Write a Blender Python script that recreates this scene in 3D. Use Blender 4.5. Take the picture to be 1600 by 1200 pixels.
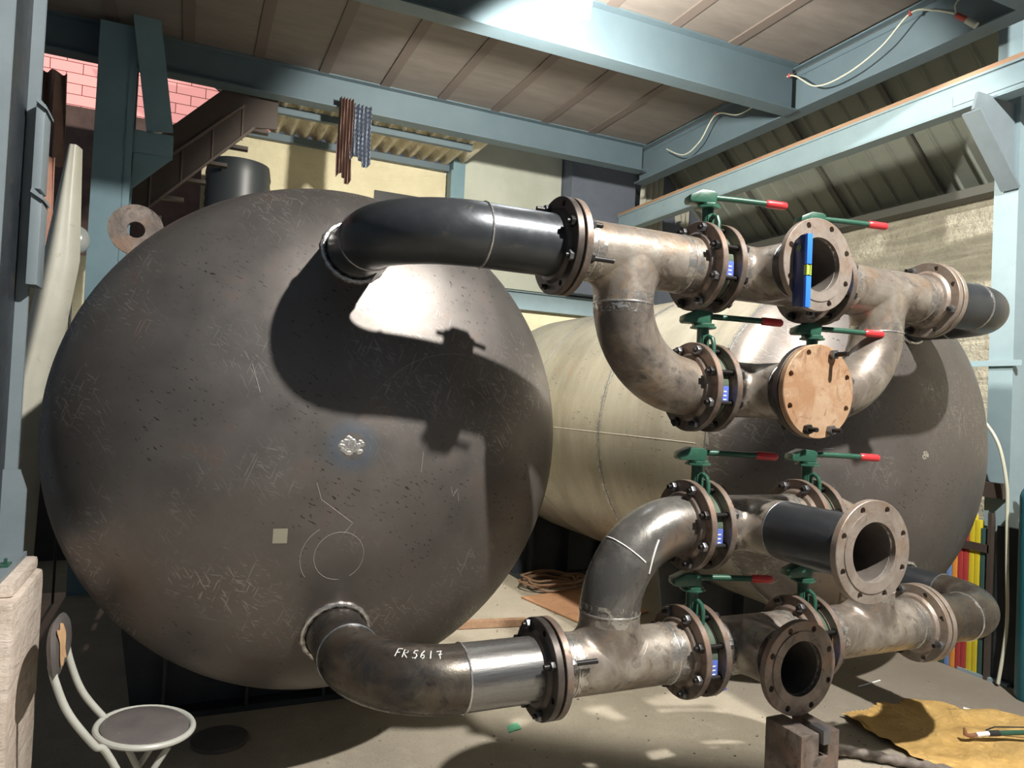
import bpy, bmesh, math, random
from mathutils import Vector, Matrix, Euler
PI = math.pi
random.seed(7)
for o in list(bpy.data.objects): bpy.data.objects.remove(o, do_unlink=True)
S = bpy.context.scene
C = S.collection

# ------------------------------------------------------------------ camera
YAW, PITCH, ROLL, FPX = 0.4216, 0.0228, 0.0468, 1122.5
EYE = Vector((0, 0, 1.70))
cy, sy, cp, sp = math.cos(YAW), math.sin(YAW), math.cos(PITCH), math.sin(PITCH)
Fw = Vector((sy*cp, cy*cp, sp)); Rt = Vector((cy, -sy, 0)); Up = Rt.cross(Fw)
R2 = Rt*math.cos(ROLL) + Up*math.sin(ROLL); U2 = Up*math.cos(ROLL) - Rt*math.sin(ROLL)
cam = bpy.data.cameras.new('camera'); camo = bpy.data.objects.new('camera', cam); C.objects.link(camo)
M = Matrix((R2, U2, -Fw)).transposed().to_4x4(); M.translation = EYE
camo.matrix_world = M
cam.sensor_width = 36; cam.lens = FPX/1600*36; cam.clip_start = 0.05
S.camera = camo

# ------------------------------------------------------------------ exposure, world, lamps
S.view_settings.view_transform = 'Standard'; S.view_settings.look = 'None'
S.view_settings.gamma = 1; S.view_settings.use_curve_mapping = False
S.view_settings.exposure = 0.13
W = bpy.data.worlds.new('world'); S.world = W; W.use_nodes = True
W.node_tree.nodes['Background'].inputs[0].default_value = (0.62, 0.80, 1.0, 1)
W.node_tree.nodes['Background'].inputs[1].default_value = 0.11
LAMP1 = Vector((2.361, -0.454, 5.07)); LAMP2 = Vector((1.77, 3.42, 3.90))
def light(name, kind, loc, energy, color, size, aim=None, spot=None):
    l = bpy.data.lights.new(name, kind); l.energy = energy; l.color = color
    l.shadow_soft_size = size
    if kind == 'SPOT': l.spot_size = spot; l.spot_blend = 0.15
    o = bpy.data.objects.new(name, l); C.objects.link(o); o.location = loc
    if aim: o.rotation_euler = (Vector(aim)-Vector(loc)).to_track_quat('-Z', 'Y').to_euler()
    return o
light('work_lamp_light', 'SPOT', LAMP1+Vector((0, 0.0, -0.03)), 2000, (1.0, .96, .89), 0.06, (2.1, 3.4, 0.9), math.radians(150))
light('hanging_lamp_light', 'SPOT', LAMP2+Vector((0.10, 0.12, -0.02)), 850, (1.0, .95, .84), 0.09, tuple(LAMP2+Vector((.62, .78, -.45))), math.radians(140))
light('dusk_sky_light', 'SUN', (-2, 12, 9), 0.25, (1.0, .7, .66), 0.2, (-2, 8, 0))

# ------------------------------------------------------------------ materials
def nodes(name):
    m = bpy.data.materials.new(name); m.use_nodes = True
    return m, m.node_tree.nodes, m.node_tree.links, m.node_tree.nodes['Principled BSDF']
def plain(name, col, rough=.5, metal=0, emit=0):
    m, n, l, b = nodes(name)
    b.inputs['Base Color'].default_value = (*col, 1); b.inputs['Roughness'].default_value = rough
    b.inputs['Metallic'].default_value = metal
    if emit:
        b.inputs['Emission Color'].default_value = (*col, 1); b.inputs['Emission Strength'].default_value = emit
    return m
def mix(n, l, fac, a, b_):
    x = n.new('ShaderNodeMix'); x.data_type = 'RGBA'
    if isinstance(fac, (int, float)): x.inputs[0].default_value = fac
    else: l.new(fac, x.inputs[0])
    for i, v in ((6, a), (7, b_)):
        if isinstance(v, tuple): x.inputs[i].default_value = (*v[:3], 1)
        else: l.new(v, x.inputs[i])
    return x.outputs[2]
def noise(n, l, vec, scale, detail=4, rough=.6, dist=0):
    x = n.new('ShaderNodeTexNoise'); x.inputs['Scale'].default_value = scale
    x.inputs['Detail'].default_value = detail; x.inputs['Roughness'].default_value = rough
    x.inputs['Distortion'].default_value = dist
    if vec: l.new(vec, x.inputs['Vector'])
    return x.outputs['Fac']
def ramp(n, l, v, a, b_, lo=0., hi=1.):
    x = n.new('ShaderNodeMapRange'); l.new(v, x.inputs['Value'])
    x.inputs['From Min'].default_value = a; x.inputs['From Max'].default_value = b_
    x.inputs['To Min'].default_value = lo; x.inputs['To Max'].default_value = hi
    return x.outputs['Result']
def coords(n, l, scale=(1, 1, 1), rot=(0, 0, 0), loc=(0, 0, 0)):
    t = n.new('ShaderNodeTexCoord'); mp = n.new('ShaderNodeMapping'); l.new(t.outputs['Object'], mp.inputs['Vector'])
    mp.inputs['Scale'].default_value = scale; mp.inputs['Rotation'].default_value = rot; mp.inputs['Location'].default_value = loc
    return mp.outputs['Vector']
def streaks(n, l, sc, ang, off):
    v = coords(n, l, (1, 1, 1), (0, ang, 0), (off, 0, off*.7))
    mp = n.new('ShaderNodeMapping'); l.new(v, mp.inputs['Vector']); mp.inputs['Scale'].default_value = sc
    return mp.outputs['Vector']
def bump(n, l, b, v, strength, dist=.01):
    x = n.new('ShaderNodeBump'); x.inputs['Strength'].default_value = strength; x.inputs['Distance'].default_value = dist
    l.new(v, x.inputs['Height']); l.new(x.outputs['Normal'], b.inputs['Normal'])
def math2(n, l, op, a, b_):
    x = n.new('ShaderNodeMath'); x.operation = op
    for i, v in enumerate((a, b_)):
        if isinstance(v, (int, float)): x.inputs[i].default_value = v
        else: l.new(v, x.inputs[i])
    return x.outputs[0]
def worn(name, c1, c2, c3=None, rough=(.35, .6), metal=.6, scale=3., s3=(.58, .7), bumps=.15, stretch=(1, 1, 1), grain=60):
    """blotchy two or three tone surface"""
    m, n, l, b = nodes(name)
    v = coords(n, l, stretch)
    big = noise(n, l, v, scale, 5, .62)
    fine = noise(n, l, v, scale*3.5, 7, .68, .8)
    col = mix(n, l, ramp(n, l, big, .35, .65), c1, c2)
    if c3: col = mix(n, l, ramp(n, l, fine, *s3), col, c3)
    l.new(col, b.inputs['Base Color'])
    l.new(ramp(n, l, fine, .3, .7, *rough), b.inputs['Roughness']); b.inputs['Metallic'].default_value = metal
    bump(n, l, b, noise(n, l, v, grain, 3), bumps, .002)
    return m
def scratched(name, c1, c2, rust, rough, metal, amount=.5, halo=None, streak=(1, 1, 1), glint=(.48, .46, .42)):
    """mill-scale plate with short bright and dark scratches in several directions"""
    m, n, l, b = nodes(name)
    v = coords(n, l, streak)
    big = noise(n, l, v, 1.6, 6, .65); med = noise(n, l, v, 6, 4, .6)
    col = mix(n, l, ramp(n, l, big, .35, .65), c1, c2)
    col = mix(n, l, ramp(n, l, med, .60, .75, 0, .45), col, rust)
    mask = noise(n, l, coords(n, l), 2.2, 3, .5)
    total = None
    for k, (ang, sc) in enumerate(((.55, (150, 12, 14)), (.95, (190, 14, 26)), (-.35, (170, 12, 13)), (1.35, (170, 14, 30)))):
        # rotate in the plate plane, then stretch
        nz = noise(n, l, streaks(n, l, sc, ang, k*3.1), 1.0, 0, .4)
        s = ramp(n, l, nz, .72, .77)
        total = s if total is None else math2(n, l, 'MAXIMUM', total, s)
    s = math2(n, l, 'MULTIPLY', total, ramp(n, l, mask, .49, .62, 0, amount))
    dk = noise(n, l, streaks(n, l, (150, 20, 45), 1.05, 9), 1.0, 1, .3)
    dks = math2(n, l, 'MULTIPLY', ramp(n, l, dk, .69, .73), ramp(n, l, mask, .50, .40, 0, .8))
    col = mix(n, l, dks, col, (.02, .017, .015))
    col = mix(n, l, s, col, glint)
    if halo:
        sv = n.new('ShaderNodeVectorMath'); sv.operation = 'DISTANCE'
        l.new(coords(n, l), sv.inputs[0]); sv.inputs[1].default_value = halo
        d = math2(n, l, 'ADD', sv.outputs['Value'], math2(n, l, 'MULTIPLY', math2(n, l, 'SUBTRACT', med, .5), .04))
        ring = math2(n, l, 'MULTIPLY', ramp(n, l, d, .04, .06), ramp(n, l, d, .115, .06, 0, .6))
        col = mix(n, l, ring, col, (.11, .15, .20))
    l.new(col, b.inputs['Base Color']); b.inputs['Metallic'].default_value = metal
    r = math2(n, l, 'SUBTRACT', ramp(n, l, med, .3, .7, *rough), math2(n, l, 'MULTIPLY', s, .2))
    l.new(r, b.inputs['Roughness'])
    h = math2(n, l, 'ADD', math2(n, l, 'MULTIPLY', s, .6), math2(n, l, 'MULTIPLY', noise(n, l, coords(n, l), 40, 3), .5))
    bump(n, l, b, h, .25, .002)
    return m
MT = {}
MT['head'] = scratched('head_steel', (.135, .122, .114), (.185, .17, .16), (.19, .11, .085), (.40, .52), .76, .40, halo=(0, -.491, 0))
MT['head_far'] = scratched('far_head_steel', (.13, .117, .11), (.175, .158, .148), (.15, .10, .085), (.42, .54), .62, .4)
MT['shell'] = scratched('shell_steel', (.31, .285, .23), (.47, .44, .37), (.42, .27, .17), (.28, .42), .62, .3, streak=(.8, 1.5, .45), glint=(.6, .56, .5))
MT['black_pipe'] = worn('black_pipe_steel', (.05, .056, .064), (.075, .08, .088), (.12, .11, .09), (.28, .42), .6, 4, (.60, .75))
MT['bright_pipe'] = worn('bright_pipe_steel', (.20, .20, .20), (.30, .29, .28), (.14, .12, .11), (.2, .34), .8, 3, (.6, .7), stretch=(.3, 3, 3))
def grimy(name, base, light, dark, rust, rough=(.3, .5), metal=.5, sc=1.0):
    """handled carbon steel: cloudy mill scale, pale dust, dark smears and rust bloom"""
    m, n, l, b = nodes(name)
    v = coords(n, l)
    a = noise(n, l, v, 5*sc, 6, .65, .6); c = noise(n, l, coords(n, l, (1, 1, 1), (0, 0, 0), (4, 2, 7)), 9*sc, 6, .7, 1.2)
    d = noise(n, l, coords(n, l, (1, 1, 1), (0, 0, 0), (11, 5, 1)), 3.2*sc, 6, .7, .5); e = noise(n, l, v, 55*sc, 4, .7)
    col = mix(n, l, ramp(n, l, a, .42, .60), base, light)
    col = mix(n, l, ramp(n, l, d, .50, .62, 0, .75), col, rust)
    col = mix(n, l, ramp(n, l, c, .55, .66, 0, .8), col, dark)
    col = mix(n, l, ramp(n, l, e, .60, .72, 0, .35), col, light)
    l.new(col, b.inputs['Base Color']); b.inputs['Metallic'].default_value = metal
    l.new(ramp(n, l, c, .35, .65, *rough), b.inputs['Roughness'])
    bump(n, l, b, math2(n, l, 'ADD', e, c), .25, .0025)
    return m
MT['stained_pipe'] = grimy('stained_pipe_steel', (.052, .047, .044), (.115, .10, .08), (.028, .026, .026), (.085, .062, .045), (.24, .40), .6, 1.3)
MT['tee'] = grimy('tee_steel', (.20, .17, .145), (.36, .325, .28), (.10, .08, .065), (.27, .185, .12))
MT['brown_elbow'] = grimy('brown_elbow_steel', (.13, .11, .095), (.29, .25, .21), (.065, .055, .048), (.27, .17, .10))
MT['grey_elbow'] = grimy('grey_elbow_steel', (.12, .115, .108), (.24, .23, .21), (.07, .065, .06), (.23, .16, .11), (.24, .42), .6, .8)
MT['flange'] = grimy('flange_steel', (.14, .115, .10), (.25, .21, .185), (.07, .055, .048), (.26, .16, .11), (.35, .55), .5, 1.5)
MT['flange_dark'] = worn('dark_flange_steel', (.05, .042, .038), (.10, .085, .075), (.17, .12, .09), (.35, .5), .5, 9, (.6, .72))
MT['flange_pale'] = grimy('pale_flange_steel', (.25, .21, .18), (.33, .285, .25), (.16, .12, .095), (.24, .165, .115), (.4, .55), .4, 1.5)
MT['blind'] = grimy('rusty_blind_plate', (.35, .215, .125), (.41, .29, .19), (.19, .10, .055), (.29, .15, .075), (.5, .7), .15, 1.6)
MT['weld'] = worn('ground_weld', (.50, .48, .46), (.66, .64, .62), (.3, .27, .25), (.22, .36), .85, 30, (.6, .7), bumps=.5)
MT['weld_dark'] = worn('weld_bead_blue', (.17, .18, .20), (.30, .30, .31), (.14, .10, .08), (.28, .4), .8, 30, (.6, .7), bumps=.5)
MT['bore'] = worn('bore_scale', (.09, .078, .07), (.14, .12, .105), None, (.5, .7), .3, 8)
MT['bolt'] = plain('bolt_black_oxide', (.035, .033, .033), .4, .7)
MT['nut'] = plain('nut_zinc_grey', (.20, .20, .21), .35, .8)
MT['green'] = worn('green_paint', (.018, .07, .045), (.025, .09, .058), (.06, .13, .09), (.3, .42), 0, 14, (.62, .7))
MT['valve_body'] = worn('valve_body_paint', (.05, .075, .055), (.09, .12, .085), (.16, .17, .12), (.4, .5), .1, 12, (.62, .7))
MT['red'] = plain('red_vinyl', (.52, .035, .042), .32)
MT['plate'] = plain('blue_name_plate', (.10, .15, .50), .3, .1)
MT['white'] = plain('white_mark', (.8, .8, .78), .7)
MT['chalk'] = plain('chalk', (.82, .80, .76), .9)
MT['chalk_dim'] = plain('faint_chalk', (.26, .24, .22), .9)
MT['teal_steel'] = worn('teal_painted_steel', (.14, .23, .27), (.165, .265, .305), (.22, .30, .32), (.42, .55), 0, 3, (.66, .74))
MT['pale_steel'] = worn('pale_blue_painted_steel', (.215, .295, .33), (.25, .335, .37), (.20, .23, .24), (.4, .55), 0, 3, (.66, .74))
MT['dusty_steel'] = worn('dusty_blue_painted_steel', (.15, .185, .205), (.18, .22, .245), (.12, .105, .095), (.45, .6), 0, 3, (.68, .76))
MT['deck_beam'] = worn('deck_beam_paint', (.085, .125, .15), (.10, .142, .168), None, (.45, .6), 0, 2)
MT['concrete'] = None
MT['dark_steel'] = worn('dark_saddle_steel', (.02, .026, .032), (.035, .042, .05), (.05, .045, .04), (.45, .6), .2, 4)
MT['brown_panel'] = worn('brown_painted_sheet', (.05, .037, .031), (.065, .049, .041), None, (.5, .65), 0, 2)
MT['wood_strip'] = worn('timber_strip', (.30, .18, .11), (.38, .24, .15), (.2, .12, .08), (.6, .75), 0, 8, stretch=(4, .5, 4))
MT['rail_brown'] = plain('stair_rail_brown', (.13, .10, .085), .6)
MT['white_fabric'] = worn('white_sheeting', (.44, .43, .36), (.55, .54, .46), (.36, .34, .27), (.3, .5), 0, 2, (.6, .7))
MT['fabric_brown'] = worn('brown_cloth', (.16, .10, .085), (.24, .155, .13), None, (.7, .85), 0, 4)
MT['pvc_white'] = worn('off_white_enamel', (.38, .385, .345), (.44, .44, .40), (.25, .22, .17), (.35, .5), 0, 12, (.66, .74))
MT['vinyl_grey'] = worn('grey_vinyl', (.09, .082, .08), (.13, .115, .11), (.22, .14, .13), (.4, .55), 0, 6, (.62, .72))
MT['foam'] = worn('torn_foam', (.52, .31, .16), (.62, .40, .22), None, (.8, .9), 0, 18)
MT['black'] = plain('black_plastic', (.02, .022, .025), .45)
MT['black_ribbed'] = plain('black_polythene', (.03, .036, .04), .42)
MT['oxygen'] = worn('turquoise_cylinder_paint', (.015, .16, .22), (.02, .19, .26), (.02, .08, .11), (.35, .5), 0, 6, (.66, .72))
MT['level_blue'] = plain('level_bright_blue', (.03, .17, .82), .35)
MT['level_navy'] = plain('level_navy', (.015, .03, .12), .3)
MT['vial'] = plain('vial_yellow', (.36, .50, .10), .15)
MT['screen'] = plain('red_display', (.55, .06, .06), .4, 0, .35)
MT['led'] = plain('green_indicator', (.05, .9, .4), .4, 0, 2.5)
MT['panel_white'] = plain('panel_print', (.45, .47, .46), .5)
MT['card'] = worn('tan_hardboard', (.42, .22, .12), (.50, .28, .16), (.3, .16, .09), (.6, .8), 0, 3)
MT['rubber'] = plain('orange_rubber_hose', (.22, .13, .08), .5)
MT['cable'] = plain('cream_cable', (.52, .52, .42), .45)
MT['wire_red'] = plain('red_tape', (.35, .06, .05), .6)
MT['copper'] = plain('copper_tube', (.34, .17, .11), .4, .5)
MT['lamp_glass'] = plain('lit_lamp_glass', (.93, .97, 1.0), .4, 0, 25)
MT['lamp_body'] = plain('grey_lamp_housing', (.35, .37, .38), .45, .3)
for nm, c in (('yellow', (.62, .50, .03)), ('crimson', (.42, .05, .05)), ('orange', (.75, .30, .06)), ('blue', (.17, .27, .55)), ('darkgreen', (.04, .09, .08))):
    MT['bar_'+nm] = worn(nm+'_painted_bar', c, tuple(x*.85 for x in c), None, (.4, .55), 0, 6)

def m_concrete():
    m, n, l, b = nodes('dusty_concrete')
    v = coords(n, l)
    big = noise(n, l, v, .9, 7, .62); med = noise(n, l, v, 7, 6, .65); fine = noise(n, l, v, 70, 6, .75)
    col = mix(n, l, ramp(n, l, big, .35, .65), (.29, .255, .20), (.41, .365, .29))
    col = mix(n, l, ramp(n, l, med, .52, .72, 0, .7), col, (.42, .38, .30))
    col = mix(n, l, ramp(n, l, fine, .56, .68, 0, .7), col, (.11, .092, .07))
    far = n.new('ShaderNodeSeparateXYZ'); l.new(v, far.inputs[0])
    dirt = math2(n, l, 'MULTIPLY', ramp(n, l, math2(n, l, 'ADD', far.outputs[0], math2(n, l, 'MULTIPLY', big, 1.5)), 3.4, 5.2, 0, .6), 1.0)
    col = mix(n, l, dirt, col, (.17, .14, .115))
    l.new(col, b.inputs['Base Color']); b.inputs['Roughness'].default_value = .82
    bump(n, l, b, fine, .8, .006)
    return m
MT['concrete'] = m_concrete()
def m_plaster(name, c1, c2, dirt, bs=.6, sc=2., bd=1.):
    m, n, l, b = nodes(name)
    v = coords(n, l)
    big = noise(n, l, v, sc, 7, .65); med = noise(n, l, v, 14, 5, .6); crack = noise(n, l, coords(n, l, (.4, .4, 2.5)), 4, 6, .7, 1.5)
    col = mix(n, l, ramp(n, l, big, .35, .62), c1, c2)
    col = mix(n, l, ramp(n, l, crack, .62, .72, 0, .6), col, dirt)
    l.new(col, b.inputs['Base Color']); b.inputs['Roughness'].default_value = .85
    bump(n, l, b, math2(n, l, 'ADD', med, crack), bs, .02*bd)
    return m
MT['plaster'] = m_plaster('yellowed_plaster', (.62, .56, .38), (.72, .66, .46), (.36, .31, .2))
MT['rough_plaster'] = m_plaster('rough_cement_render', (.49, .45, .35), (.61, .57, .46), (.28, .25, .19), 1.0, 3, 2.5)
MT['board'] = m_plaster('grey_green_board', (.42, .44, .37), (.49, .51, .44), (.38, .38, .33), .15)
MT['blue_wall'] = m_plaster('slate_blue_painted_wall', (.11, .13, .17), (.14, .16, .20), (.1, .11, .13), .2)
MT['white_pedestal'] = m_plaster('stained_white_concrete', (.44, .36, .30), (.60, .52, .45), (.13, .08, .055), .6, 6)
MT['dark_wall'] = m_plaster('dark_wall_tone', (.045, .04, .037), (.07, .06, .055), (.04, .035, .03), .3)  # near-black tone, also carries the shade at the foot of the back wall
def m_ply():
    m, n, l, b = nodes('plywood_deck')
    w = noise(n, l, coords(n, l, (1.2, 5, 1)), 1.4, 6, .65)
    col = mix(n, l, ramp(n, l, w, .3, .7), (.135, .117, .104), (.19, .167, .15))
    l.new(col, b.inputs['Base Color']); b.inputs['Roughness'].default_value = .7
    return m
MT['ply'] = m_ply()
MT['ply_strip'] = plain('plywood_joint_strip', (.125, .10, .088), .7)
def m_cement_sheet():
    m, n, l, b = nodes('asbestos_cement_sheet')
    g = noise(n, l, coords(n, l, (2, 2, 2)), 3, 6, .65)
    col = mix(n, l, ramp(n, l, g, .35, .65), (.50, .44, .32), (.70, .66, .54))
    col = mix(n, l, ramp(n, l, noise(n, l, coords(n, l, (9, 1, 9)), 2, 4), .55, .7, 0, .7), col, (.22, .18, .12))
    l.new(col, b.inputs['Base Color']); b.inputs['Roughness'].default_value = .8
    return m
MT['cement_sheet'] = m_cement_sheet()
MT['cladding'] = worn('grey_green_metal_cladding', (.20, .215, .185), (.25, .265, .225), (.28, .27, .22), (.4, .55), .1, 1.5, (.64, .74))
MT['cladding_dark'] = plain('cladding_rafter', (.10, .10, .085), .6)
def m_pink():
    m, n, l, b = nodes('pink_brick_daylight_glow')
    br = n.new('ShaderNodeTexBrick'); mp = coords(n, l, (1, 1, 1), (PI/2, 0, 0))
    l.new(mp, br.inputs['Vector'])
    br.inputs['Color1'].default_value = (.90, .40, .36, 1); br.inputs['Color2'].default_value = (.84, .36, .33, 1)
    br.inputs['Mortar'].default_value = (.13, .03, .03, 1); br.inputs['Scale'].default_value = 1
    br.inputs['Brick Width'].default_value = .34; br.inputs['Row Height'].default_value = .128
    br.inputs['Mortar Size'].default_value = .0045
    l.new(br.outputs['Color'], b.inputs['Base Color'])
    l.new(br.outputs['Color'], b.inputs['Emission Color']); b.inputs['Emission Strength'].default_value = .9  # emission stands in for outdoor daylight on the bricks
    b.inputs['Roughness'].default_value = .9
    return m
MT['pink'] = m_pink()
def m_check():
    m, n, l, b = nodes('checked_shirt_cloth')
    ck = n.new('ShaderNodeTexChecker'); l.new(coords(n, l), ck.inputs['Vector']); ck.inputs['Scale'].default_value = 45
    ck.inputs['Color1'].default_value = (.06, .08, .13, 1); ck.inputs['Color2'].default_value = (.22, .25, .30, 1)
    l.new(ck.outputs['Color'], b.inputs['Base Color']); b.inputs['Roughness'].default_value = .85
    return m
MT['check'] = m_check()
def m_tarp():
    m, n, l, b = nodes('yellow_cotton_sheet')
    f = noise(n, l, coords(n, l), 4, 5)
    l.new(mix(n, l, ramp(n, l, f, .3, .7), (.72, .44, .13), (.82, .54, .20)), b.inputs['Base Color'])
    b.inputs['Roughness'].default_value = .85
    bump(n, l, b, noise(n, l, coords(n, l, (1, 1, 1)), 16, 7, .75, 2.0), 1.0, .025)
    return m
MT['tarp'] = m_tarp()
def m_zone():
    m, n, l, b = nodes('ground_bright_steel')
    f = noise(n, l, coords(n, l), 26, 6, .7, .8)
    l.new(ramp(n, l, f, .47, .56, 0, .95), b.inputs['Alpha'])
    b.inputs['Base Color'].default_value = (.55, .53, .5, 1); b.inputs['Metallic'].default_value = .85; b.inputs['Roughness'].default_value = .3
    bump(n, l, b, f, .5, .004)
    return m
MT['zone'] = m_zone()

# ------------------------------------------------------------------ mesh building
class MB:
    def __init__(s): s.v = []; s.f = []; s.sm = []
    def add(s, vs, fs, smooth=True):
        o = len(s.v); s.v += [Vector(v) for v in vs]
        for f in fs: s.f.append(tuple(i+o for i in f)); s.sm.append(smooth)
        return s
    def box(s, a, b, M=None):
        x0, y0, z0 = a; x1, y1, z1 = b
        vs = [Vector(p) for p in ((x0,y0,z0),(x1,y0,z0),(x1,y1,z0),(x0,y1,z0),(x0,y0,z1),(x1,y0,z1),(x1,y1,z1),(x0,y1,z1))]
        if M: vs = [M @ v for v in vs]
        return s.add(vs, [(0,3,2,1),(4,5,6,7),(0,1,5,4),(1,2,6,5),(2,3,7,6),(3,0,4,7)], False)
    def bar(s, p, q, w, h, up=(0, 0, 1)):
        """rectangular bar from p to q; w across, h along up"""
        p, q = Vector(p), Vector(q); d = (q-p).normalized(); u = Vector(up)
        sx = d.cross(u).normalized(); u = sx.cross(d).normalized()
        vs = []
        for c in (p, q):
            for a, b in ((-1,-1),(1,-1),(1,1),(-1,1)): vs.append(c+sx*a*w/2+u*b*h/2)
        return s.add(vs, [(3,2,1,0),(4,5,6,7),(0,1,5,4),(1,2,6,5),(2,3,7,6),(3,0,4,7)], False)
    def prism(s, pts, vec, M=None):
        n = len(pts); vec = Vector(vec)
        vs = [Vector(p) for p in pts]; vs += [v+vec for v in vs]
        if M: vs = [M @ v for v in vs]
        fs = [tuple(range(n-1, -1, -1)), tuple(range(n, 2*n))]+[(i, (i+1) % n, (i+1) % n+n, i+n) for i in range(n)]
        return s.add(vs, fs, False)
    def tube(s, pts, r, seg=12, caps=True, closed=False):
        pts = [Vector(p) for p in pts]; n = len(pts)
        rs = r if isinstance(r, (list, tuple)) else [r]*n
        T = []
        for i in range(n):
            a = pts[i-1] if (i > 0 or closed) else pts[0]; b = pts[(i+1) % n] if (i < n-1 or closed) else pts[-1]
            T.append((b-a).normalized())
        u = T[0].orthogonal().normalized(); vs = []
        for i in range(n):
            u = (u - T[i]*u.dot(T[i])); u = u.normalized() if u.length > 1e-6 else T[i].orthogonal().normalized()
            w = T[i].cross(u)
            for k in range(seg):
                a = 2*PI*k/seg; vs.append(pts[i]+(u*math.cos(a)+w*math.sin(a))*rs[i])
        fs = []
        for i in range(n if closed else n-1):
            for k in range(seg):
                j = (i+1) % n; k2 = (k+1) % seg
                fs.append((i*seg+k, i*seg+k2, j*seg+k2, j*seg+k))
        s.add(vs, fs)
        if caps and not closed:
            s.add(vs[:seg], [tuple(range(seg-1, -1, -1))], False); s.add(vs[-seg:], [tuple(range(seg))], False)
        return s
    def lathe(s, prof, seg=48, M=None, smooth=True, jitter=0):
        """prof: (axial, radius) along local X"""
        n = len(prof); vs = []
        for k in range(seg):
            a = 2*PI*k/seg; j = 1+jitter*math.sin(k*2.1)*.5+jitter*random.uniform(-1, 1)*.5
            for x, r in prof: vs.append(Vector((x, r*j*math.cos(a), r*j*math.sin(a))))
        if M: vs = [M @ v for v in vs]
        fs = [(k*n+i, ((k+1) % seg)*n+i, ((k+1) % seg)*n+i+1, k*n+i+1) for k in range(seg) for i in range(n-1)]
        return s.add(vs, fs, smooth)
    def sphere(s, c, r, seg=20, rings=12, sc=(1, 1, 1), M=None):
        vs = []; fs = []
        for i in range(rings+1):
            t = PI*i/rings
            for k in range(seg):
                a = 2*PI*k/seg
                p = Vector((c[0]+r*sc[0]*math.sin(t)*math.cos(a), c[1]+r*sc[1]*math.sin(t)*math.sin(a), c[2]+r*sc[2]*math.cos(t)))
                vs.append(M @ p if M else p)
        for i in range(rings):
            for k in range(seg): fs.append((i*seg+k, (i+1)*seg+k, (i+1)*seg+(k+1) % seg, i*seg+(k+1) % seg))
        return s.add(vs, fs)
    def grid(s, fn, nu, nv, smooth=True, flip=False):
        vs = [fn(u/nu, v/nv) for u in range(nu+1) for v in range(nv+1)]
        fs = []
        for u in range(nu):
            for v in range(nv):
                a = u*(nv+1)+v; q = (a, a+nv+1, a+nv+2, a+1); fs.append(q[::-1] if flip else q)
        return s.add(vs, fs, smooth)
    def mesh(s, name, off=Vector((0, 0, 0)), merge=True, bevel=0, angle=35, solid=0):
        bm = bmesh.new()
        vv = [bm.verts.new(v-off) for v in s.v]
        for f, sm in zip(s.f, s.sm):
            try: bf = bm.faces.new([vv[i] for i in f]); bf.smooth = sm
            except ValueError: pass
        if merge: bmesh.ops.remove_doubles(bm, verts=bm.verts, dist=1e-5)
        if solid:
            bmesh.ops.recalc_face_normals(bm, faces=bm.faces)
            bmesh.ops.solidify(bm, geom=bm.faces[:], thickness=solid)
        if bevel: bmesh.ops.bevel(bm, geom=[e for e in bm.edges if e.is_manifold and e.calc_face_angle(0) > .5], offset=bevel, segments=2, profile=.6, affect='EDGES', clamp_overlap=True)
        bmesh.ops.recalc_face_normals(bm, faces=bm.faces)
        me = bpy.data.meshes.new(name); bm.to_mesh(me); bm.free()
        if bevel:
            for p in me.polygons: p.use_smooth = True
        me.set_sharp_from_angle(angle=math.radians(angle))
        return me
def new(name, me, mat=None, parent=None, M=None):
    o = bpy.data.objects.new(name, me); C.objects.link(o)
    if mat and me is not None and len(me.materials) == 0: me.materials.append(MT[mat] if isinstance(mat, str) else mat)
    if parent: o.parent = parent
    if M is not None: o.matrix_local = M
    return o
def tag(o, label, cat=None, group=None, kind=None):
    if label: o['label'] = label
    if cat: o['category'] = cat
    if group: o['group'] = group
    if kind: o['kind'] = kind
    return o
def thing(name, label, cat, loc, group=None):
    o = bpy.data.objects.new(name, None); C.objects.link(o); o.location = loc; o.empty_display_size = .1
    return tag(o, label, cat, group)
def single(name, mb, mat, label, cat, group=None, **k):
    c = sum((Vector(v) for v in mb.v), Vector())/len(mb.v); c.z = min(v.z for v in mb.v)
    o = new(name, mb.mesh(name, off=c, **k), mat); o.location = c
    return tag(o, label, cat, group)
def part(name, mb, mat, parent, label=None, base=None, **k):
    """mb in world coordinates under a root (or under a part of it, sharing the root's origin)"""
    r = parent
    while r.parent: r = r.parent
    o = new(name, mb.mesh(name, off=r.location, **k), mat, parent)
    if label: o['label'] = label
    return o
def struct(name, mb, mat, parent=None, **k):
    if parent: return part(name, mb, mat, parent, **k)
    o = new(name, mb.mesh(name, **k), mat); o['kind'] = 'structure'
    return o
def copy_tree(o, parent=None, loc=None):
    c = o.copy(); C.objects.link(c)
    if parent: c.parent = parent
    if loc is not None: c.location = loc
    for ch in list(o.children): copy_tree(ch, c)
    return c
AX = Matrix.Rotation(-PI/2, 4, 'Z')   # local X -> world -Y
def T(x, y, z): return Matrix.Translation((x, y, z))

# ------------------------------------------------------------------ layout numbers (metres)
PR = .1095; FR = .1715; FT = .0286; ER = .305
YP = 2.238
X1, X2, ZT, YH, HD, TR = .561, 3.697, 1.506, 3.157, .491, 1.06
YE = 6.6
ZU, ZB, ZC, ZL = 2.249, 1.784, 1.2565, .776
XF1, XT1, XV1, XO, XV2, XT2, XF2 = 1.172, 1.445, 1.804, 2.079, 2.375, 2.755, 3.085
VW = .056

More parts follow.
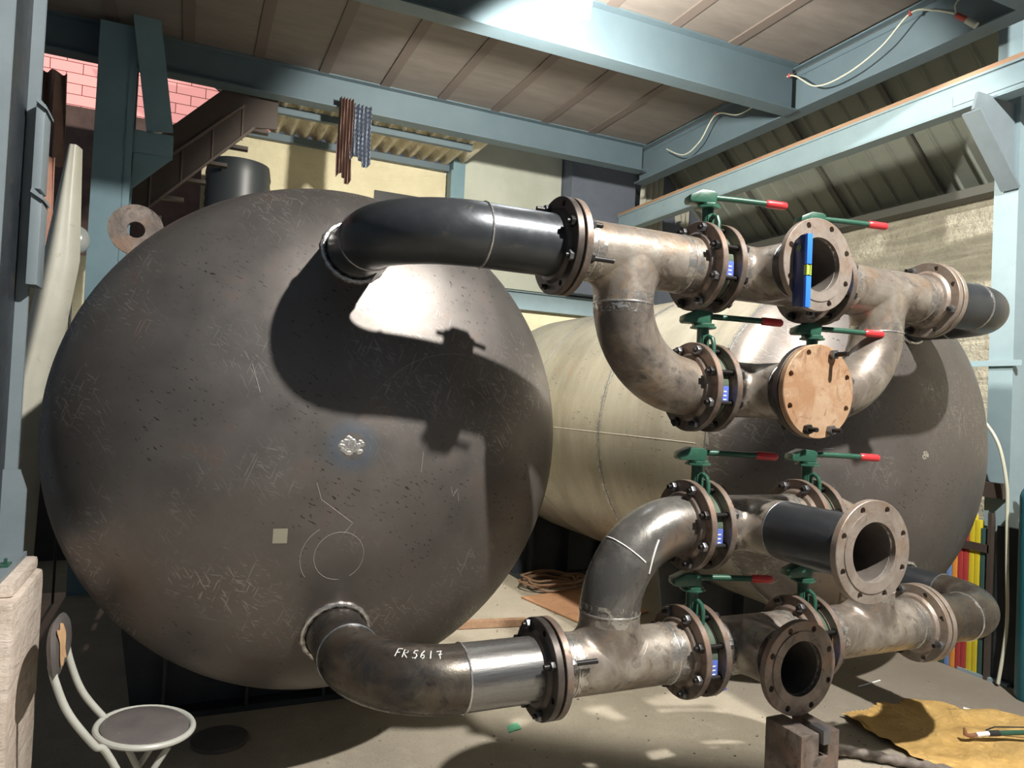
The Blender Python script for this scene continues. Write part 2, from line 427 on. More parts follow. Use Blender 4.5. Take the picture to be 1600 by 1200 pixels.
# ------------------------------------------------------------------ floor, walls, deck
f = MB()
f.grid(lambda u, v: Vector((-4+12*u, -2+14*v, 0)), 1, 1)
o = struct('floor', f, 'concrete')
w = MB(); w.box((-3.0, 8.0, 0), (-.0, 8.2, 2.9)); w.box((0.0, 8.0, 0), (2.62, 8.2, 4.36)); w.box((2.62, 8.0, 0), (6.5, 8.2, 4.3))
struct('wall_back', w, 'plaster')
w = MB(); w.box((2.82, 7.94, 3.05), (4.11, 7.995, 4.95)); struct('trim_1', w, 'board')
w = MB(); w.box((4.13, 7.7, 3.05), (5.05, 7.99, 4.95)); struct('trim_2', w, 'blue_wall')
w = MB(); w.box((5.5, 7.75, 3.0), (6.45, 7.98, 4.95)); struct('trim_3', w, 'blue_wall')
w = MB(); w.box((2.3, 7.9, 0), (6.4, 7.99, 1.55)); struct('shade_base_back', w, 'dark_wall')  # dark base, its colour stands for the shade low behind the tanks
w = MB(); w.box((6.5, -2, 0), (6.7, 8.0, 3.80)); struct('wall_right', w, 'rough_plaster')
w = MB(); w.box((-3.0, 7.2, 0), (-2.8, 8, 2.9)); w.box((-2.8, 7.9, 0), (0, 7.99, 1.5)); struct('wall_left', w, 'dark_wall')
w = MB(); w.box((1.78, 7.97, 3.86), (2.60, 7.995, 3.985)); struct('window_1', w, 'black')
# mezzanine deck
d = MB(); d.box((-3.0, 2.62, 4.66), (4.56, 7.05, 4.72)); deck = struct('ceiling', d, 'ply')
for i, x in enumerate([-1.3+.572*k for k in range(10)]):
    s_ = MB(); s_.box((x-.045, 2.8, 4.648), (x+.045, 6.95, 4.66)); part('joint_strip', s_, 'ply_strip', deck)
def ibeam(p, q, h, w, tf=.012, tw=.01):
    m = MB(); p, q = Vector(p), Vector(q)
    m.bar(p+Vector((0, 0, h/2-tf/2)), q+Vector((0, 0, h/2-tf/2)), w, tf); m.bar(p-Vector((0, 0, h/2-tf/2)), q-Vector((0, 0, h/2-tf/2)), w, tf)
    m.bar(p, q, tw, h-2*tf-.001)
    return m
for x0, y, lab in ((-3, 6.85, 'teal steel deck beam nearest the back wall, with clothes hung on it'), (-3, 4.62, 'teal steel deck beam crossing just behind the glaring lamp'), (-3, 2.70, 'teal steel deck beam along the front edge of the plywood deck')):
    h_ = .30 if y > 6 else .40
    single('deck_beam', ibeam((x0, y, 4.658-h_/2), (4.56, y, 4.658-h_/2), h_, .15), 'deck_beam', lab, 'steel beam')
single('deck_light_blocker', MB().box((1.6, 2.585, 4.70), (4.84, 2.61, 5.75)), 'brown_panel', 'brown sheet railing added out of view on the deck front to block the work lamp', 'blocker')  # unseen sheet added to keep the work lamp off the upper cladding
single('edge_beam', ibeam((4.64, 2.62, 4.46), (4.64, 7.0, 4.46), .38, .15), 'deck_beam', 'teal steel beam along the right edge of the plywood deck', 'steel beam')
# lean-to cladding on the right
def clad(u, v):
    y = 2.2+7.2*u
    k = (u*7.2/.215) % 1; h = 0.022 if .10 < k < .24 else 0
    if abs(k-.24) < .02: h = .011
    x = 6.62-1.75*v; z = 3.72+1.66*v
    return Vector((x-h*.7, y, z-h*.7))
s_ = MB(); N = int(7.2/.215*18)
s_.grid(clad, N, 1, smooth=False)
cl = struct('wall_upper_right', s_, 'cladding')
for y in (3.3, 4.55, 5.6, 6.65, 7.6):
    r_ = MB(); r_.bar((6.5, y, 3.78), (4.95, y, 5.25), .05, .025, (-.7, 0, -.7)); part('rafter', r_, 'cladding_dark', cl)
w = MB(); w.box((6.30, 2.0, 3.72), (6.48, 8, 3.80)); struct('trim_4', w, 'cladding_dark')
# crane beam with timber strip and bracket
b_ = thing('crane_beam', 'pale blue crane rail beam with a timber strip, running back along the right side', 'steel beam', (4.78, 4.8, 3.85))
m_ = MB(); m_.box((4.75, 1.6, 3.86), (4.76, 7.6, 4.03)); m_.box((4.75, 1.6, 3.85), (4.87, 7.6, 3.862)); m_.box((4.735, 1.6, 4.03), (4.87, 7.6, 4.045))
part('channel', m_, 'pale_steel', b_)
m_ = MB(); m_.box((4.735, 1.6, 4.045), (4.80, 7.6, 4.075)); part('timber_strip', m_, 'wood_strip', b_)
m_ = MB(); m_.box((4.742, 2.8, 3.885), (4.749, 3.3, 3.96)); part('splice_plate', m_, 'pale_steel', b_)
# right column
c_ = thing('steel_column', 'tall pale blue steel column at the right, carrying the bracket and welder shelf', 'column', (5.07, 3.1, 0))
m_ = MB(); m_.box((4.995, 3.0, 0), (5.01, 3.16, 5.2)); m_.box((5.01, 3.075, 0), (5.20, 3.087, 5.2)); m_.box((5.20, 3.0, 0), (5.215, 3.16, 5.2))
m_.box((5.01, 3.0, 0), (5.2, 3.012, 5.2))
part('shaft', m_, 'pale_steel', c_)
m_ = MB(); m_.box((4.90, 2.92, 0), (5.3, 3.25, .02)); part('base_plate', m_, 'pale_steel', c_)
m_ = MB(); m_.box((4.97, 2.93, 2.085), (4.992, 3.3, 2.125)); m_.box((4.6, 3.3, 2.085), (4.99, 3.33, 2.125)); part('shelf_angle', m_, 'pale_steel', c_)
m_ = MB(); m_.bar((4.55, 3.04, 3.72), (4.98, 3.04, 3.28), .12, .02, (-.7, 0, -.7)); part('knee_plate', m_, 'dusty_steel', c_)
m_ = MB(); m_.prism([(4.56, 3.03, 3.74), (4.985, 3.03, 3.30), (4.985, 3.03, 3.86), (4.60, 3.03, 3.86)], (0, .02, 0)); part('gusset', m_, 'dusty_steel', c_)
# rear left column
c_ = thing('steel_column', 'blue steel column behind the left of the near tank, a brace leaning on it', 'column', (-.66, 6.7, 0))
m_ = MB(); m_.box((-.80, 6.60, 0), (-.525, 6.615, 4.6)); m_.box((-.80, 6.83, 0), (-.525, 6.845, 4.6)); m_.box((-.67, 6.615, 0), (-.66, 6.83, 4.6)); m_.box((-.575, 6.592, 0), (-.525, 6.60, 4.6))
part('shaft', m_, 'teal_steel', c_)
m_ = MB(); m_.box((-.525, 6.65, 3.60), (-.23, 6.75, 3.78)); m_.prism([(-.52, 6.70, 3.60), (-.23, 6.70, 3.60), (-.52, 6.70, 3.30)], (0, .015, 0)); part('bracket', m_, 'teal_steel', c_)
single('diagonal_brace', MB().bar((-.50, 6.52, 4.9), (-.33, 6.60, 3.78), .20, .05, (0, 1, 0)), 'teal_steel', 'thin grey-blue steel brace running down to the bracket of the rear left column', 'brace')
# near left column
def back(mb, k=1.17): mb.v = [EYE+(v-EYE)*k for v in mb.v]; return mb
BK = lambda p, k=1.17: tuple(EYE+(Vector(p)-EYE)*k)
c_ = thing('steel_column', 'near blue-grey steel column at the far left edge, standing on a white pedestal', 'column', BK((-.6, 2.5, 1.15)))
m_ = MB(); m_.box((-.72, 2.26, 1.155), (-.47, 2.275, 3.86)); m_.box((-.72, 2.62, 1.155), (-.465, 2.635, 3.86))
part('flange_plate', back(m_), 'dusty_steel', c_)
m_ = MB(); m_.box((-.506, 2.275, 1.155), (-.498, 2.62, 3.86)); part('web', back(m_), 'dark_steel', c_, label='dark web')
m_ = MB(); m_.prism([(-.68, 2.60, 1.165), (-.435, 2.60, 1.165), (-.435, 2.60, 1.36), (-.455, 2.60, 1.42), (-.68, 2.60, 1.42)], (0, .012, 0)); m_.box((-.72, 2.28, 1.15), (-.43, 2.64, 1.165)); part('base_gusset', back(m_), 'dusty_steel', c_)
zp = BK((0, 2.5, 1.15))[2]
m_ = MB(); m_.box((-.95, 2.62, 0), (-.452, 3.12, zp-.05)); m_.box((-.95, 2.70, zp-.05), (-.468, 3.10, zp-.001))
pd = single('concrete_pedestal', m_, 'white_pedestal', 'stained off-white concrete block under the near left column', 'pedestal', bevel=.014)
single('plastic_scrap', back(MB().box((-.462, 2.42, 1.166), (-.437, 2.47, 1.171)).box((-.452, 2.44, 1.171), (-.445, 2.45, 1.186))), 'green', 'small green scrap on top of the white pedestal', 'scrap')
for z0, z1, x1, lab in ((2.27, 2.53, -.440, 'upper blue-grey box bolted to the near left column'), (1.98, 2.255, -.435, 'lower blue-grey box with a bent lid, below the other on the near left column')):
    bx = thing('junction_box', lab, 'junction box', BK((-.43, 2.62, z0)))
    m_ = MB(); m_.box((-.464, 2.56, z0), (x1, 2.66, z1)); part('case', back(m_), 'dusty_steel', bx, bevel=.004)
    m_ = MB(); m_.prism([(-.464, 2.55, z1+.002), (x1+.006, 2.55, z1-.02), (x1+.006, 2.55, z1-.012), (-.46, 2.55, z1+.018)], (0, .115, 0)); part('lid', back(m_), 'dusty_steel', bx)

# ------------------------------------------------------------------ lamps
def flood(name, loc, aim, label, glow, w=.30, h=.22):
    t = thing(name, label, 'lamp', loc)
    q = (Vector(aim)-Vector(loc)).to_track_quat('-Z', 'Y').to_matrix().to_4x4()
    b = MB(); b.prism([(-w/2, -h/2, .0), (w/2, -h/2, .0), (w/2*.7, -h/2*.7, .07), (-w/2*.7, -h/2*.7, .07)], (0, h, 0), M=q)
    new('housing', b.mesh('housing'), 'lamp_body', t)
    g = MB(); g.box((-w/2*.92, -h/2*.9, -.006), (w/2*.92, h/2*.9, -.001), M=q); new('lens', g.mesh('lens'), glow, t)
    r = MB(); r.tube([(0, 0, .06), (0, 0, max(4.6-loc[2], .5))], .012, 8); new('hanger', r.mesh('hanger'), 'lamp_body', t)
    return t
flood('floodlight', tuple(LAMP2+Vector((0, .03, .03))), (1.2, 0, 2.6), 'glaring white lamp hanging under the deck at the top of the picture', 'lamp_glass')
flood('floodlight', tuple(LAMP1+Vector((0, -.05, .08))), (2.1, 3.2, .9), 'work floodlight mounted high in front of the deck', 'lamp_glass')

# ------------------------------------------------------------------ generic steel pieces
def weld_ring(M, r=PR, w=.010, h=.004):
    m = MB(); n = 64
    prof = [(-w/2, r-.002), (-w/4, r+h*.8), (0, r+h), (w/4, r+h*.8), (w/2, r-.002)]
    m.lathe(prof, n, M, jitter=.006); return m
def weld_zone(M, w=.075, r=PR):
    m = MB(); m.lathe([(-w/2, r+.0006), (w/2, r+.0006)], 64, M); return m
def flange_mesh(hub=True, bore=.1):
    m = MB()
    m.lathe([(0, bore), (0, .135), (.003, .135), (.003, FR-.002), (.005, FR), (FT-.002, FR), (FT, FR-.002), (FT, .132), (FT+.012, .122), (FT+.016, PR), (FT+.016, bore), (0, bore)], 72)
    me = m.mesh('flange_blank')
    cut = MB()
    for k in range(8):
        a = PI/8+k*PI/4; cut.tube([(-.02, .149*math.cos(a), .149*math.sin(a)), (.08, .149*math.cos(a), .149*math.sin(a))], .0115, 16)
    cm = cut.mesh('cutter', merge=False)
    o1 = bpy.data.objects.new('tmp1', me); o2 = bpy.data.objects.new('tmp2', cm); C.objects.link(o1); C.objects.link(o2)
    md = o1.modifiers.new('b', 'BOOLEAN'); md.object = o2; md.operation = 'DIFFERENCE'; md.solver = 'EXACT'
    dg = bpy.context.evaluated_depsgraph_get(); dg.update()
    res = bpy.data.meshes.new_from_object(o1.evaluated_get(dg)); res.name = 'flange'
    bpy.data.objects.remove(o1); bpy.data.objects.remove(o2)
    for p in res.polygons: p.use_smooth = True
    res.set_sharp_from_angle(angle=math.radians(30))
    return res
FL = flange_mesh()                  # sealing face at local x=0, hub towards +x
FLM = {}
def flange(parent, M, mat='flange', label=None):
    if mat not in FLM:
        me = FL.copy(); me.materials.clear(); me.materials.append(MT[mat]); FLM[mat] = me
    r = parent.location
    o = new('flange', FLM[mat], None, parent, T(*(-r)) @ M)
    if label: o['label'] = label
    return o
def face_x(x, z, sgn, y=YP):
    """sealing face at x; sgn=+1: hub towards +x"""
    return T(x, y, z) @ (Matrix() if sgn > 0 else Matrix.Rotation(PI, 4, 'Z'))
# nut + stud
def nut_mesh():
    m = MB(); r = .0185; pts = [(0, r*math.cos(k*PI/3), r*math.sin(k*PI/3)) for k in range(6)]
    m.prism(pts, (.018, 0, 0)); return m.mesh('hex_nut', bevel=.0015)
NUT = nut_mesh(); NUT.materials.append(MT['nut']); NUTD = NUT.copy(); NUTD.materials.clear(); NUTD.materials.append(MT['bolt'])
STUDS = {}
def stud_mesh(L):
    k = round(L, 3)
    if k not in STUDS:
        m = MB(); n = max(4, int(L/.006)); pts = [(L*i/n, 0, 0) for i in range(n+1)]
        m.tube(pts, [.0092 if i % 2 else .0084 for i in range(n+1)], 10)
        me = m.mesh('stud', angle=60); me.materials.append(MT['bolt']); STUDS[k] = me
    return STUDS[k]
def studs(parent, cx, cz, faces, ks, left, right, y=YP, M0=None):
    """studs through a joint between faces (xa, xb) beyond which nuts sit; left/right stick-outs (lists)"""
    xa, xb = faces; r = parent.location
    for i, k in enumerate(ks):
        a = PI/8+k*PI/4
        lo = left[i % len(left)]; hi = right[i % len(right)]
        L = xb-xa+lo+hi
        base = M0 if M0 is not None else T(0, y, cz)
        M = T(*(-r)) @ base @ T(xa-lo, .149*math.cos(a), .149*math.sin(a))
        s = new('stud_bolt', stud_mesh(L), None, parent, M)
        if lo > .02: new('hex_nut', NUT if k % 3 else NUTD, None, s, T(lo-.019, 0, 0) @ Matrix.Rotation(k, 4, 'X'))
        if hi > .02: new('hex_nut', NUT if k % 2 else NUTD, None, s, T(L-hi+.001, 0, 0) @ Matrix.Rotation(k*2, 4, 'X'))

def pipe(M, L, r=PR, ri=.1):
    m = MB(); m.lathe([(0, ri), (0, r), (L, r), (L, ri), (0, ri)], 64, M); return m
def elbow_pts(c, a, b, n=28):
    """quarter arc: centre c, from c+a to c+b"""
    return [Vector(c)+Vector(a)*math.cos(t*PI/2/n)+Vector(b)*math.sin(t*PI/2/n) for t in range(n+1)]
def elbow(pts, r=PR):
    m = MB(); m.tube(pts, r, 56, caps=False); return m
def tee(cx, cy, cz, x0, x1, bdir, blen, flare=.03):
    """run along X from x0 to x1, branch along unit bdir with length blen from the axis; smooth forged neck"""
    m = MB(); r = PR; bd = Vector(bdir); side = Vector((1, 0, 0)).cross(bd)   # unit, across
    nu, nv = 72, 96
    rf = r+flare; ph = math.radians(84)
    vs = {}; fs = []
    lst = []
    for i in range(nu+1):
        x = x0+(x1-x0)*i/nu
        for k in range(nv):
            a = 2*PI*k/nv; lst.append(Vector((x, cy, cz))+(bd*math.cos(a)+side*math.sin(a))*r)
    def inside(x, a):
        a = (a+PI) % (2*PI)-PI
        return ((x-cx)/rf)**2+(a/ph)**2 < .80
    for i in range(nu):
        for k in range(nv):
            xm = x0+(x1-x0)*(i+.5)/nu; am = 2*PI*(k+.5)/nv
            if inside(xm, am): continue
            k2 = (k+1) % nv; fs.append((i*nv+k, i*nv+k2, (i+1)*nv+k2, (i+1)*nv+k))
    m.add(lst, fs)
    n, st = 72, 8
    h1 = r+.055
    ctr = Vector((cx, cy, cz)); rings = []
    for j in range(st+1):
        t = j/st; ring = []
        for k in range(n):
            a = 2*PI*k/n; ca, sa = math.cos(a), math.sin(a)
            phi = sa*ph; foot = Vector((1, 0, 0))*rf*ca+side*(r*1.0015)*math.sin(phi)+bd*(r*1.0015)*math.cos(phi)
            top = Vector((1, 0, 0))*r*ca+side*r*sa+bd*h1
            ctl = Vector((1, 0, 0))*r*ca+side*r*sa+bd*(foot.dot(bd)+.012*abs(ca))
            p = foot*(1-t)**2+ctl*2*t*(1-t)+top*t*t
            ring.append(ctr+p)
        rings.append(ring)
    rings.append([ctr+Vector((1, 0, 0))*r*math.cos(2*PI*k/n)+side*r*math.sin(2*PI*k/n)+bd*blen for k in range(n)])
    vs = [p for rg in rings for p in rg]
    fs = [(j*n+k, j*n+(k+1) % n, (j+1)*n+(k+1) % n, (j+1)*n+k) for j in range(len(rings)-1) for k in range(n)]
    m.add(vs, fs)
    return m

# ------------------------------------------------------------------ tanks
def tank(cx, label, near):
    t = thing('storage_tank', label, 'storage tank', (cx, YH, ZT))
    hm = 'head' if near else 'head_far'
    m = MB(); n = 40; pr = []
    for i in range(n+1):
        a = PI/2*i/n; pr.append((-HD*math.cos(a), max(TR*math.sin(a), .0005)))
    pr.append((.06, TR))
    Mh = T(cx, YH, ZT) @ Matrix.Rotation(PI/2, 4, 'Z')
    m.lathe(pr, 128, Mh); part('dished_head', m, hm, t)
    m = MB(); m.lathe([(.06, TR), (YE-YH, TR)], 128, Mh); part('shell', m, 'shell', t)
    m = MB(); pr = [(YE-YH-.0, TR)]+[(YE-YH+HD*math.sin(PI/2*i/16), max(TR*math.cos(PI/2*i/16), .0005)) for i in range(1, 17)]
    m.lathe(pr, 96, Mh); part('dished_head', m, hm, t)
    for y in (YH+.06, YH+1.2, YH+2.35):
        m = MB(); m.lathe([(y-YH-.009, TR-.002), (y-YH-.004, TR+.003), (y-YH+.004, TR+.003), (y-YH+.009, TR-.002)], 160, Mh, jitter=.0006); part('girth_weld', m, 'weld_dark' if not near else 'weld_dark', t)
    if not near:
        for y in (YH+.06, YH+1.2):
            m = MB(); m.lathe([(y-YH-.035, TR+.0012), (y-YH+.035, TR+.0012)], 160, Mh); part('ground_band', m, 'zone', t)
    # apex plug weld
    m = MB(); rnd = random.Random(3 if near else 5); R0 = .038 if near else .024
    for k in range(60):
        a = rnd.uniform(0, 2*PI); r = rnd.uniform(0, R0); x, z = r*math.cos(a)*1.1, r*math.sin(a)*.85
        m.sphere((cx+x, YH-HD*math.sqrt(1-(x*x+z*z)/TR**2)+.002, ZT+z), .0115 if near else .008, 10, 6, (1.2, .30, .8))
    part('plug_weld', m, 'weld', t, merge=False)
    return t
def head_y(x, z, cx): return YH-HD*math.sqrt(max(0, 1-((x-cx)**2+(z-ZT)**2)/TR**2))
def nozzle(t, cx, z, sgn, elbow_mat, nozzle_mat, spool_mat, xf):
    ys = head_y(cx, z, cx)
    # stub
    y0 = YP+ER; m = MB()
    n = 64; vs = []; 
    for k in range(n):
        a = 2*PI*k/n; x, zz = PR*math.cos(a), PR*math.sin(a)
        vs.append(Vector((cx+x, y0, z+zz))); 
    for k in range(n):
        a = 2*PI*k/n; x, zz = PR*math.cos(a), PR*math.sin(a)
        vs.append(Vector((cx+x, head_y(cx+x, z+zz, cx)+.01, z+zz)))
    m.add(vs, [(k, (k+1) % n, (k+1) % n+n, k+n) for k in range(n)]); part('nozzle', m, nozzle_mat, t)
    # weld round the nozzle on the head
    m = MB(); pts = []
    for k in range(n):
        a = 2*PI*k/n; r = PR+.012; x, zz = r*math.cos(a), r*math.sin(a)
        pts.append((cx+x, head_y(cx+x, z+zz, cx)-.004, z+zz))
    m.tube(pts, [.011+.002*math.sin(k*1.7) for k in range(n)], 8, closed=True); part('nozzle_weld', m, 'weld', t)
    part('weld_bead', weld_ring(T(cx, y0, z) @ Matrix.Rotation(PI/2, 4, 'Z')), 'weld_dark', t)
    c = (cx+sgn*ER, YP+ER, z)
    e = part('elbow', elbow(elbow_pts(c, (-sgn*ER, 0, 0), (0, -ER, 0))), elbow_mat, t)
    xa = cx+sgn*ER
    part('weld_bead', weld_ring(T(xa, YP, z)), 'weld', t)
    part('pipe_spool', pipe(T(min(xa, xf-sgn*FT), YP, z), abs(xf-sgn*FT-xa)), spool_mat, t)
    flange(t, face_x(xf-sgn*.0015, z, -sgn), 'flange_dark' if sgn > 0 else 'flange_pale')
    return e
tk1 = tank(X1, 'huge dark steel tank at the left, its scratched round head facing the camera', True)
tk2 = tank(X2, 'second huge steel tank behind the manifold at the right, its long side showing', False)
nozzle(tk1, X1, ZU, 1, 'black_pipe', 'black_pipe', 'black_pipe', XF1)
e_low = nozzle(tk1, X1, ZL, 1, 'stained_pipe', 'stained_pipe', 'bright_pipe', XF1)
nozzle(tk2, X2, ZU, -1, 'black_pipe', 'black_pipe', 'black_pipe', XF2)
nozzle(tk2, X2, ZL, -1, 'stained_pipe', 'black_pipe', 'stained_pipe', XF2)
# lifting lug
m = MB(); n = 40; ctr = Vector((-.235, 3.36, 2.335)); vs = []
for y in (0, .022):
    for r in (.105, .034):
        for k in range(n): a = 2*PI*k/n; vs.append(ctr+Vector((r*math.cos(a), y, r*math.sin(a)-(0 if r > .05 else 0))))
fs = []
for k in range(n):
    k2 = (k+1) % n
    fs += [(k, k2, n+k2, n+k), (2*n+k2, 2*n+k, 3*n+k, 3*n+k2), (k2, k, 2*n+k, 2*n+k2), (n+k, n+k2, 3*n+k2, 3*n+k)]
m.add(vs, fs, False); d_ = (Vector((X1, 3.37, ZT))-ctr).normalized(); p_ = Vector((-d_.z, 0, d_.x))
m.prism([ctr+p_*.10+d_*.055, ctr-p_*.10+d_*.055, ctr-p_*.12+d_*.165, ctr+p_*.12+d_*.165], (0, .022, 0))
part('lifting_lug', m, 'flange', tk1)
# marks on the heads
def on_head(cx, x, z, lift=.0012): return Vector((cx+x, head_y(cx+x, ZT+z, cx)-lift, ZT+z))
def strokes(lst, place, r):
    m = MB()
    for st in lst:
        pts = []
        for (a, b), (c, d) in zip(st, st[1:]):
            n = max(1, int(math.hypot(c-a, d-b)/.02))
            pts += [place(a+(c-a)*i/n, b+(d-b)*i/n) for i in range(n)]
        pts.append(place(*st[-1])); 
        if len(pts) > 1: m.tube(pts, r, 5)
    return m
arc = lambda cx_, cz_, r, a0, a1, n=24: [(cx_+r*math.cos(math.radians(a0+(a1-a0)*i/n)), cz_+r*math.sin(math.radians(a0+(a1-a0)*i/n))) for i in range(n+1)]
for st in [arc(-.02, -.415, .092, -60, 275), arc(-.035, -.42, .125, 120, 215), arc(.42, -.05, .42, 85, 150), [(-.12, -.14), (-.10, -.20), (.02, -.29), (-.01, -.33)],
           [(.10, .12), (.20, .25), (.30, .38)], [(-.36, .28), (-.33, .18)], [(.28, -.02), (.275, -.10)], [(.41, -.16), (.42, -.20), (.44, -.17), (.45, -.22)]]:
    part('chalk_mark', strokes([st], lambda x, z: on_head(X1, x, z, .0004), .0011), 'chalk_dim', tk1, merge=False)
m = MB(); m.grid(lambda u, v: on_head(X1, -.26+.05*u, -.36+.055*v, .0015), 4, 4); part('paint_dab', m, plain('olive_dab', (.24, .23, .17), .7), tk1)
def on_head2(x, z): return on_head(X2, x, z)
L_ = []
def letter(ch, x, y, w, h):
    G = {'K': [[(0, 0), (0, 1)], [(.8, 1), (0, .45), (.8, 0)]], 'T': [[(0, 1), (1, 1)], [(.5, 1), (.5, 0)]], 'A': [[(0, 0), (.5, 1), (1, 0)], [(.2, .4), (.8, .4)]],
         'L': [[(0, 1), (0, 0), (.8, 0)]], 'R': [[(0, 0), (0, 1), (.7, .85), (.7, .6), (0, .5), (.8, 0)]], '2': [[(0, .8), (.3, 1), (.8, .8), (.6, .4), (0, 0), (.9, 0)]],
         'F': [[(.1, 0), (.15, 1), (.95, 1.05)], [(.12, .5), (.7, .55)]], '5': [[(.9, 1), (.3, .95), (.15, .6), (.6, .55), (.8, .3), (.6, 0), (.1, .05)]],
         '6': [[(.6, 1), (.2, .6), (.1, .2), (.4, 0), (.7, .2), (.6, .45), (.15, .35)]], '1': [[(.4, 1), (.35, 0)]], '7': [[(0, .9), (.8, 1), (.55, .5), (.6, 0)], [(.3, .5), (.9, .55)]]}
    return [[(x+a*w, y+b*h) for a, b in st] for st in G[ch]]
for i, ch in enumerate('KTALR'): L_ += letter(ch, -.80+.052*i, .13-.004*i, .034, .055)
L_ += letter('2', -.66, .02, .07, .09)
part('chalk_writing', strokes(L_, on_head2, .0016), plain('blue_grey_chalk', (.26, .30, .38), .9), tk2, merge=False)
# centre line on the far tank's side
m = MB(); m.tube([(X2-TR-.001, 3.3+3.2*i/10, ZT+.0+.001*math.sin(i)) for i in range(11)], .0013, 6); part('chalk_line', m, plain('dusty_chalk', (.5, .47, .42), .9), tk2)
# chalk number on the lower elbow
def on_elbow(c, a, b, s, phi, r=PR+.0008):
    """s: arc length from the weld end back along the elbow; phi: angle from top towards camera"""
    th = PI/2-s/ER
    A, B = Vector(a), Vector(b); p = Vector(c)+A*math.cos(th)+B*math.sin(th)
    out = (A*math.cos(th)+B*math.sin(th)).normalized()
    return p+(Vector((0, 0, 1))*math.cos(phi)+out*math.sin(phi))*r
cE = (X1+ER, YP+ER, ZL)
L_ = []
for i, ch in enumerate('FR5617'): L_ += letter(ch, .027*i+(.004 if i > 1 else 0), 0, .020, .034)
part('chalk_writing', strokes(L_, lambda x, y: on_elbow(cE, (-ER, 0, 0), (0, -ER, 0), .20-x*.82, .62-y*.95/PR), .0018), 'chalk', tk1, label='white hand-written number', merge=False)
# saddles
def saddle(cx, y, label):
    s = thing('tank_saddle', label, 'tank saddle', (cx, y, 0), 'saddles under the tanks')
    m = MB(); m.box((cx-.75, y-.12, 0), (cx+.75, y+.12, .03)); part('base_plate', m, 'dark_steel', s)
    m = MB(); n = 20; pts = [(cx-.75, y-.01, .03)]
    a0 = math.radians(215); a1 = math.radians(325)
    pts += [(cx+(TR+.012)*math.cos(a0+(a1-a0)*i/n), y-.01, ZT+(TR+.012)*math.sin(a0+(a1-a0)*i/n)) for i in range(n+1)]
    pts += [(cx+.75, y-.01, .03)]
    m.prism(pts, (0, .02, 0)); part('web', m, 'dark_steel', s)
    for x in (-.6, -.2, .2, .6):
        zt = ZT-math.sqrt((TR+.012)**2-x*x)-.004
        m = MB(); m.box((cx+x-.008, y-.11, .03), (cx+x+.008, y-.011, zt)); part('stiffener', m, 'dark_steel', s)
    vs = []
    for i in range(n+1):
        a = a0+(a1-a0)*i/n
        for yy in (y-.12, y+.12):
            for rr in (TR+.003, TR+.011): vs.append((cx+rr*math.cos(a), yy, ZT+rr*math.sin(a)))
    fs = []
    for i in range(n):
        b0 = i*4; b1 = b0+4
        fs += [(b0, b0+2, b1+2, b1), (b0+1, b1+1, b1+3, b0+3), (b0, b1, b1+1, b0+1), (b0+2, b0+3, b1+3, b1+2)]
    m = MB(); m.add(vs, fs); part('wrap_plate', m, 'dark_steel', s)
saddle(X1, 4.15, 'dark steel saddle under the front of the left tank')
saddle(X1, 6.35, 'dark steel saddle under the rear of the left tank')
saddle(X2, 3.9, 'dark steel saddle under the front of the right tank')
saddle(X2, 6.35, 'dark steel saddle under the rear of the right tank')

# ------------------------------------------------------------------ manifold header spools
def header(name, label, zrun, zbr, xf, xt, xv, mats, ang):
    """welded piece: flange at xf, tee at xt, flange facing the valve at xv; elbow down/up to zbr with its own flange"""
    s = 1 if xv > xf else -1
    t = thing(name, label, 'pipe spool', (xt, YP, min(zrun, zbr)))
    xe = xv-s*(VW/2+.0015)
    flange(t, face_x(xf+s*.0015, zrun, s), mats[2])
    up = 1 if zbr > zrun else -1
    a, b = sorted((xf+s*FT, xe-s*FT))
    part('tee', tee(xt, YP, zrun, a, b, (0, 0, up), .178), mats[0], t)
    for x in (xf+s*.085, xe-s*.095): part('weld_bead', weld_ring(T(x, YP, zrun), h=.003), 'weld', t); part('ground_band', weld_zone(T(x, YP, zrun)), 'zone', t)
    flange(t, face_x(xe, zrun, -s), mats[3])
    zc = zbr-up*ER
    L = abs(zc-zrun)-.178
    if L > .001:
        m = MB(); m.lathe([(0, PR), (L+.002, PR)], 56, T(xt, YP, zrun+up*.178) @ Matrix.Rotation(-up*PI/2, 4, 'Y')); part('pipe_spool', m, mats[0], t)
    part('weld_bead', weld_ring(T(xt, YP, zrun+up*.178) @ Matrix.Rotation(PI/2, 4, 'Y'), h=.003), 'weld', t); part('ground_band', weld_zone(T(xt, YP, zrun+up*.178) @ Matrix.Rotation(PI/2, 4, 'Y')), 'zone', t)
    e = part('elbow', elbow(elbow_pts((xt+s*ER, YP, zc), (-s*ER, 0, 0), (0, 0, up*ER))), mats[1], t)
    x0 = xt+s*ER
    if abs(xe-s*FT-x0) > .001 and s*(xe-s*FT-x0) > 0:
        a, b = sorted((x0, xe-s*FT)); part('pipe_end', pipe(T(a, YP, zbr), b-a), mats[1], t)
    flange(t, face_x(xe, zbr, -s), mats[3])
    return t
h1 = header('header_spool', 'upper left welded pipe tee with an elbow curving down to the second row', ZU, ZB, XF1, XT1-.01, XV1, ('tee', 'brown_elbow', 'flange', 'flange'), 0)
h2 = header('header_spool', 'upper right welded pipe tee with an elbow curving down behind the rusty blind plate', ZU, ZB, XF2, XT2, XV2, ('tee', 'tee', 'flange_pale', 'flange'), 0)
h3 = header('header_spool', 'lower left welded pipe tee with a chalk-marked elbow curving up', ZL, ZC, XF1, XT1-.01, XV1, ('tee', 'grey_elbow', 'flange', 'flange'), 0)
